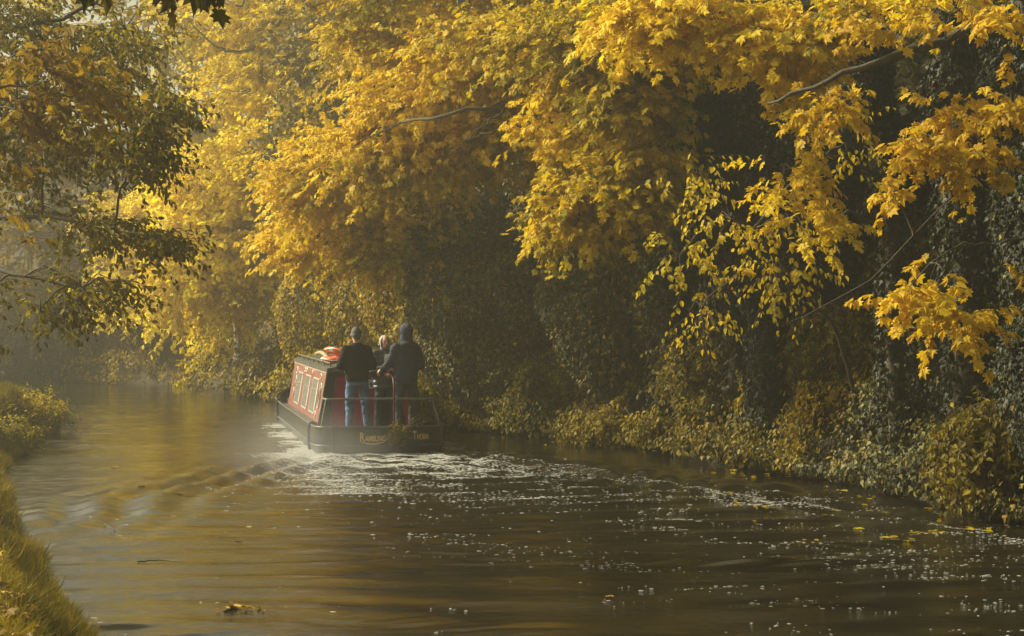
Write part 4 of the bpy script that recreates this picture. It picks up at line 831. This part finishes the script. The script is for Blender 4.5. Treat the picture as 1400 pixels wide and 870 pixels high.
def person(label, at, face, H, J, jacket, trousers, shoe, hair=None, hood=None, extra=None, group='people on the narrowboat', seated=False):
    """J: joint dict in metres for a 1.78 m figure facing +y"""
    k = H/1.78; q = lambda n_: np.array(J[n_], float)*k
    root = empty('person', at, face); tag(root, label, 'person', group)
    hp, ch, nk, hd = q('hip'), q('chest'), q('neck'), q('head')
    B = [ell(hd+[0, .005, .015*k], (.076*k, .094*k, .108*k)), ell(hd+[0, .030*k, -.055*k], (.056*k, .062*k, .062*k)), capsule(nk-[0, 0, .04], hd-[0, .015, .05], .058*k, .055*k),
         capsule(hd+[0, .094*k, .012*k], hd+[0, .112*k, -.018*k], .008*k, .014*k, 8), ell(hd+[.077*k, -.005, -.005], (.012*k, .022*k, .032*k)), ell(hd+[-.077*k, -.005, -.005], (.012*k, .022*k, .032*k))]
    tor = lambda e_: stack([(hp[0], hp[1], hp[2]-.10*k, (.14+e_)*k, (.10+e_)*k), (hp[0], hp[1], hp[2]+.02*k, (.170+e_)*k, (.115+e_)*k), ((hp*.5+ch*.5)[0], (hp*.5+ch*.5)[1], hp[2]*.5+ch[2]*.5, (.150+e_)*k, (.105+e_)*k), (ch[0], ch[1], ch[2], (.175+e_)*k, (.118+e_)*k), (ch[0]*.4+nk[0]*.6, ch[1]*.4+nk[1]*.6, ch[2]*.45+nk[2]*.55-.01, (.165+e_)*k, (.10+e_)*k), (nk[0], nk[1], nk[2]-.03*k, (.09+e_)*k, (.075+e_)*k), (nk[0], nk[1], nk[2]+.0*k, (.06+e_)*k, (.06+e_)*k)])
    B.append(tor(0)); ARM = []; LEG = []; SH = []
    for s_ in ('l', 'r'):
        sh, el, wr = q('sh'+s_), q('el'+s_), q('wr'+s_); hi, kn, an = q('hi'+s_), q('kn'+s_), q('an'+s_)
        B += [capsule(sh, el, .050*k, .040*k), capsule(el, wr, .040*k, .027*k), capsule(hi, kn, .082*k, .055*k), capsule(kn, an, .055*k, .038*k)]
        toe = J.get('toe', (0, .16, 0)); B.append(capsule(an-[0, .02, .035], an+np.array(toe)*k-[0, 0, .045], .034*k, .030*k))
        e_ = jacket['fat']; ARM += [capsule(nk-[0, .005, .045], sh+[0, 0, .005], (.060+e_)*k, (.052+e_)*k), capsule(ch*.5+sh*.5, sh-[0, 0, .02], (.085+e_)*k, (.055+e_)*k), capsule(sh, el, (.058+e_)*k, (.050+e_)*k), capsule(el, el+(wr-el)*.86, (.050+e_)*k, (.040+e_*.6)*k)]
        e2 = trousers['fat']; LEG += [capsule(hi+[0, 0, .02], kn, (.088+e2)*k, (.062+e2)*k), capsule(kn, an+[0, 0, -.02], (.060+e2)*k, (.052+e2)*k)]
        SH += [capsule(an-[0, .03, .045], an+np.array(toe)*k-[0, 0, .05], .043*k, .038*k), capsule(an, an-[0, 0, .05], .045*k, .045*k)]
        fw_ = unit(wr-el); hn = J.get('hn'+s_, (0, 0, -1)); hn = np.array(hn, float); hn = unit(hn-(hn@fw_)*fw_); sv_ = np.cross(fw_, hn)*(1 if s_ == 'l' else -1)
        B += hand(wr, fw_, hn, sv_, k, J.get('curl', .5))
    fuse('body', B, .0075, M_skin, root)
    hem = jacket.get('hem', 0); Tj = stack([(hp[0], hp[1], hp[2]-.06*k-hem, (.165+jacket['fat'])*k, (.125+jacket['fat'])*k), (hp[0], hp[1], hp[2]+.03*k, (.178+jacket['fat'])*k, (.128+jacket['fat'])*k), ((hp*.5+ch*.5)[0], (hp*.5+ch*.5)[1], hp[2]*.5+ch[2]*.5, (.175+jacket['fat'])*k, (.125+jacket['fat'])*k), (ch[0], ch[1], ch[2], (.19+jacket['fat'])*k, (.13+jacket['fat'])*k), (ch[0]*.4+nk[0]*.6, ch[1]*.4+nk[1]*.6, ch[2]*.45+nk[2]*.55-.01, (.172+jacket['fat'])*k, (.105+jacket['fat'])*k), (nk[0], nk[1]-.005, nk[2]-.02*k, (.085+jacket['fat'])*k, (.075+jacket['fat'])*k), (nk[0], nk[1]-.008, nk[2]+jacket.get('collar', .03)*k, .078*k, .074*k)])
    fuse(jacket['name'], [Tj]+ARM+jacket.get('more', []), .011, jacket['mat'], root, jacket.get('wr', .010), 9., jacket.get('puff', 0))
    seat_ = [stack([(hp[0], hp[1], hp[2]-.11*k, .15*k, .115*k), (hp[0], hp[1], hp[2]+.05*k, .165*k, .12*k)])]
    fuse(trousers['name'], seat_+LEG, .011, trousers['mat'], root, .010, 12.)
    fuse('shoes', SH, .010, shoe, root)
    if hair: fuse('hair', [ell(hd+[0, -.012*k, .028*k], (.083*k, .098*k, .104*k), tilt=-.25)]+[ell(hd+[0, -.055*k, -.01*k], (.074*k, .058*k, .085*k))], .009, hair, root, .004, 40)
    if hood: fuse('hood', hood[0](hd, nk, k), .010, hood[1], root, .006, 14)
    for x in (-.030, .030):
        V, Fc = ell(hd+np.array([x, .086, .018])*k, (.013*k, .010*k, .009*k), 10, 7); e_ = mesh_py('eye', V, Fc, M_eye, root, True)
    V, Fc = ell(hd+np.array([0, .090, -.058])*k, (.024*k, .008*k, .007*k), 12, 7); mesh_py('mouth', V, Fc, M_lip, root, True)
    return root
M_eye = plain('eye_dark', (.03, .02, .015), .2); M_lip = plain('lips', (.38, .10, .08), .5)
M_fleece = plain('black_fleece', (.014, .015, .018), .95, 0, .3, 30, .6, 120, .2)
M_navy = plain('navy_fabric', (.036, .045, .066), .85, 0, .3, 20, .5, 90, .3)
M_jean = plain('blue_denim', (.10, .16, .28), .85, 0, .55, 9, .5, 120, .2)
M_djean = plain('grey_denim', (.050, .056, .068), .85, 0, .45, 10, .5, 120, .2)
M_puffer = plain('black_puffer', (.035, .040, .050), .42, 0, .3, 10, .2, 30, .7)
M_greyknit = plain('grey_jersey', (.38, .38, .36), .9, 0, .2, 25, .5, 120)
M_shoe = plain('dark_shoe', (.03, .028, .025), .6); M_hair = plain('grey_hair', (.11, .105, .095), .8, 0, .45, 60, .8, 90)
def JJ(**kw):
    J = dict(hip=(0, 0, .95), chest=(0, 0, 1.28), neck=(0, .0, 1.50), head=(0, .02, 1.655),
             shl=(-.178, 0, 1.42), shr=(.178, 0, 1.42), ell=(-.255, .03, 1.16), elr=(.255, .03, 1.16), wrl=(-.13, .24, 1.10), wrr=(.13, .24, 1.10),
             hil=(-.09, 0, .92), hir=(.09, 0, .92), knl=(-.13, .02, .50), knr=(.13, .02, .50), anl=(-.15, -.01, .085), anr=(.15, -.01, .085), hnl=(.5, 0, -1), hnr=(-.5, 0, -1)); J.update(kw); return J
DZ = .222
person('grey haired man in black fleece and blue jeans standing on the stern, back turned', boat_w((-.335, .62, DZ)), HEAD+R(6), 1.80,
       JJ(head=(-.01, .03, 1.665), anr=(.19, .03, .085), knr=(.15, .03, .50), anl=(-.13, -.02, .085), knl=(-.12, .03, .5), ell=(-.265, -.01, 1.16), elr=(.265, -.01, 1.16)),
       dict(name='fleece', mat=M_fleece, fat=.020, collar=.035, hem=-.01, wr=.012), dict(name='jeans', mat=M_jean, fat=.006), M_shoe, hair=M_hair)
def hood_up(hd, nk, k):
    return [ell(hd+np.array([0, -.018, .028])*k, (.108*k, .122*k, .132*k)), ell(hd+np.array([0, -.075, .06])*k, (.07*k, .07*k, .08*k)), capsule(nk+[0, -.01, -.02], hd+[0, -.02, -.02], .105*k, .095*k), ell(nk+np.array([0, -.075, -.025])*k, (.15*k, .075*k, .065*k))]
person('man in dark hooded jacket with the hood up, steering with a hand on the tiller', boat_w((.475, .58, DZ)), HEAD+R(20), 1.83,
       JJ(head=(0, .015, 1.67), ell=(-.25, .10, 1.17), wrl=(-.29, .30, 1.07), hnl=(.4, 0, -1), elr=(.27, 0, 1.15), wrr=(.16, .22, 1.04), anl=(-.11, .0, .085), anr=(.13, .03, .085), curl=.75),
       dict(name='hooded_jacket', mat=M_navy, fat=.024, collar=.02, hem=.05, wr=.014), dict(name='trousers', mat=M_djean, fat=.012), M_shoe, hood=(hood_up, M_navy))
def hood_open(hd, nk, k):
    import itertools
    o_ = []
    for t in np.linspace(-200, 20, 15):      # a rim of cloth round the face, open to the front
        c_ = hd+np.array([.088*math.cos(R(t)), .030, -.004-.112*math.sin(R(t))*1.0])*k; o_.append(capsule(c_, c_+np.array([0, -.05, 0])*k, .016*k, .02*k, 8))
    o_ += [ell(hd+np.array([0, -.05, .02])*k, (.096*k, .085*k, .118*k)), capsule(nk+[0, -.02, -.02], hd+[0, -.04, -.05], .085*k, .08*k), capsule(nk+[-.06, .06, -.04], hd+np.array([-.07, .01, -.06])*k, .022*k, .022*k, 8), capsule(nk+[.06, .06, -.04], hd+np.array([.07, .01, -.06])*k, .022*k, .022*k, 8)]
    return o_
wm = person('woman facing back from the doorway in a shiny black puffer jacket and grey hood', boat_w((.185, 1.05, DZ)), HEAD+R(188), 1.66,
       JJ(head=(.01, .04, 1.66), wrl=(-.04, .24, 1.12), wrr=(.05, .22, 1.18), ell=(-.25, .06, 1.14), elr=(.25, .06, 1.14), hnl=(.3, -.6, -.5), hnr=(-.3, -.6, -.5)),
       dict(name='puffer_jacket', mat=M_puffer, fat=.045, collar=.01, hem=.04, wr=.004, puff=.020), dict(name='trousers', mat=M_navy, fat=.014), M_shoe, hood=(hood_open, M_greyknit))
k_ = 1.66/1.78
mesh_py('hoodie_front', *(lambda t: (t[0], t[1]))(stack([(0, .185, 1.02*k_, .045, .03), (0, .195, 1.2*k_, .05, .03), (0, .155, 1.38*k_, .06, .035), (0, .10, 1.46*k_, .055, .03)], 12)), M_greyknit, wm, True)
person('person in a dark coat seated in the bow, mostly hidden by the cabin', boat_w((-.44, 9.5, .26)), HEAD, 1.72,
       JJ(hip=(0, 0, .30), chest=(.03, .03, .60), neck=(.06, .05, .82), head=(.08, .08, .97), shl=(-.18, .02, .74), shr=(.2, .02, .74), ell=(-.27, .08, .50), elr=(.26, .08, .50), wrl=(-.12, .28, .42), wrr=(.12, .28, .42),
          hil=(-.09, .05, .27), hir=(.09, .05, .27), knl=(-.10, .46, .38), knr=(.10, .46, .38), anl=(-.10, .52, .085), anr=(.10, .52, .085)),
       dict(name='coat', mat=M_navy, fat=.03, collar=.03, hem=-.02, wr=.012), dict(name='trousers', mat=M_djean, fat=.01), M_shoe, hair=M_hair)
box('bow_seat', (-.35, 9.45, .36), (.9, .4, .20), M_deck, boat)

# ------------------------------------------------------------------ leaves and sticks afloat
T_, F_ = tmpl('maple')
lm = bpy.data.meshes.new('floating_leaf'); lm.from_pydata([(x*.085, y*.085, z*.05+.006) for x, y, z in T_.tolist()], [], F_); at_ = lm.attributes.new('tint', 'FLOAT', 'FACE'); at_.data.foreach_set('value', [.5]*len(lm.polygons)); lm.materials.append(M_gold)
lm2 = lm.copy(); lm2.materials.clear(); lm2.materials.append(M_litter); lm2.attributes['tint'].data.foreach_set('value', [.45]*len(lm2.polygons))
spots = []
while len(spots) < 75:
    px, py = random.uniform(960, 1395), random.uniform(640, 760)
    d = CZ*F/(py-HY); x = (px-700)/F*d
    if not inside(np.array([x]), np.array([d]))[0]: continue
    dd = float(segdist(np.array([x]), np.array([d]), RS)[0])
    if random.random() > math.exp(-dd/1.1): continue
    spots.append((x, d, 0))
for i in range(26):
    px, py = random.uniform(640, 960), random.uniform(598, 640); d = CZ*F/(py-HY); x = (px-700)/F*d
    if inside(np.array([x]), np.array([d]))[0] and float(segdist(np.array([x]), np.array([d]), RS)[0]) < 1.2: spots.append((x, d, 0))
for px, py in ((128, 660), (190, 668), (245, 675), (290, 670), (340, 685), (220, 724), (240, 703), (195, 755), (290, 768), (830, 818), (600, 735), (700, 745), (160, 640), (330, 742)): 
    d = CZ*F/(py-HY); spots.append(((px-700)/F*d, d, 1))
sx_, sy_ = np.array([s_[0] for s_ in spots]), np.array([s_[1] for s_ in spots]); sz_ = water_z(sx_, sy_)
for (x, y, k_), z in zip(spots, sz_):
    o_ = bpy.data.objects.new('floating_leaf', lm2 if k_ else lm); o_.location = (float(x), float(y), float(z)+.004); o_.rotation_euler = (random.uniform(-.12, .12), random.uniform(-.12, .12), random.uniform(0, 6.3)); s_ = random.uniform(.55, 1.35); o_.scale = (s_*random.uniform(.7, 1.1), s_, s_)
    link(o_); tag(o_, 'brown fallen leaf drifting on open water' if k_ else 'yellow maple leaf floating by the right bank', 'leaf', 'leaves drifting on open water' if k_ else 'yellow leaves floating by the right bank')
def afloat(name, lab, pts, r, mat, lf=0):
    W_ = [P(a_, b_, CZ*F/(b_-HY)) for a_, b_ in pts]; o0 = W_[0]; c_ = curve(np.array(W_)-o0, 12, .01); c_[:, 2] += .012
    s = Sticks(); s.path(c_, r*np.linspace(1, .5, 12), 6)
    if lf:
        root = empty(name, o0); tag(root, lab, 'twig'); s.build('stem', mat, root); e_ = np.repeat(c_[2:], lf, 0)+rng.normal(size=(10*lf, 3))*[.03, .03, .01]; q = len(e_)
        leaves('foliage', 'ovate', e_+[0, 0, .02], rng.normal(size=(q, 3))*[1, 1, .3], np.array([[0, 0, 1.]])+rng.normal(size=(q, 3))*.3, .06, .4+.5*rng.random(q), M_litter, root)
    else: o_ = s.build(name, mat); o_.location = [float(v_) for v_ in o0]; tag(o_, lab, 'stick')
afloat('floating_stick', 'straight brown stick afloat on the golden reflection', [(188, 770), (220, 768), (248, 770)], .009, M_barkpale)
afloat('floating_stick', 'short crooked dark twig afloat near the left bank', [(143, 718), (150, 722), (157, 727)], .009, M_bark)
afloat('floating_twig', 'leafy brown twig afloat at the bottom left of the canal', [(308, 838), (322, 835), (345, 838)], .008, M_bark, 3)


# ------------------------------------------------------------------ haze, sky, sun, camera
hz = bpy.data.meshes.new('haze'); bm = bmesh.new(); bmesh.ops.create_cube(bm, size=1); bm.to_mesh(hz); bm.free()
ho = link(bpy.data.objects.new('haze', hz)); ho.scale = (7000, 7000, 34); ho.location = (-10, 50, 13.5)
m, nt, out = newmat('haze_air'); v = N(nt, 'ShaderNodeVolumePrincipled', Density=.0041, Anisotropy=.65)
v.inputs['Color'].default_value = (.84, .81, .64, 1)
nt.links.new(v.outputs[0], out.inputs['Volume']); hz.materials.append(m); tag(ho, 'pale warm autumn haze over the canal', 'haze', kind='stuff')

w = bpy.data.worlds.new('World'); sc.world = w; w.use_nodes = True; nt = w.node_tree; nt.nodes.clear()
SE, SAZ = 34., -72.                 # sun elevation; azimuth from the view direction (left of the view)
sky = nt.nodes.new('ShaderNodeTexSky'); sky.sky_type = 'NISHITA'; sky.sun_disc = False; sky.sun_elevation = R(SE); sky.sun_rotation = R(SAZ); sky.dust_density = 4.; sky.air_density = 1.; sky.ozone_density = .6
mxn = nt.nodes.new('ShaderNodeMix'); mxn.data_type = 'RGBA'; mxn.blend_type = 'MULTIPLY'; mxn.inputs['Factor'].default_value = 1
mxn.inputs['B'].default_value = (1.10, 1.0, .70, 1)
bg = nt.nodes.new('ShaderNodeBackground'); bg.inputs[1].default_value = .10
wo = nt.nodes.new('ShaderNodeOutputWorld'); nt.links.new(sky.outputs[0], mxn.inputs['A']); nt.links.new(mxn.outputs['Result'], bg.inputs[0]); nt.links.new(bg.outputs[0], wo.inputs[0])
ld = bpy.data.lights.new('sun', 'SUN'); ld.energy = 4.8; ld.angle = R(6); ld.color = (1., .955, .76)
lo = link(bpy.data.objects.new('sun', ld)); dv = Vector((math.sin(R(SAZ))*math.cos(R(SE)), math.cos(R(SAZ))*math.cos(R(SE)), math.sin(R(SE))))
lo.rotation_euler = dv.to_track_quat('Z', 'Y').to_euler()
cd = bpy.data.cameras.new('camera'); cam = link(bpy.data.objects.new('camera', cd)); cam.location = (0, 0, CZ); cam.rotation_euler = (R(90), 0, 0)
cd.sensor_width = 36; cd.lens = 36*F/1400; cd.shift_y = -10/1400; cd.clip_start = .1; cd.clip_end = 8000
sc.camera = cam
sc.view_settings.view_transform = 'Standard'; sc.view_settings.look = 'None'; sc.view_settings.exposure = .72; sc.view_settings.gamma = 1
c = sc.cycles; c.max_bounces = 6; c.diffuse_bounces = 3; c.glossy_bounces = 3; c.transmission_bounces = 3; c.volume_bounces = 0; c.transparent_max_bounces = 4
c.use_denoising = True; c.caustics_reflective = False; c.caustics_refractive = False; c.sample_clamp_indirect = 4
try: c.denoiser = 'OPENIMAGEDENOISE'
except Exception: pass
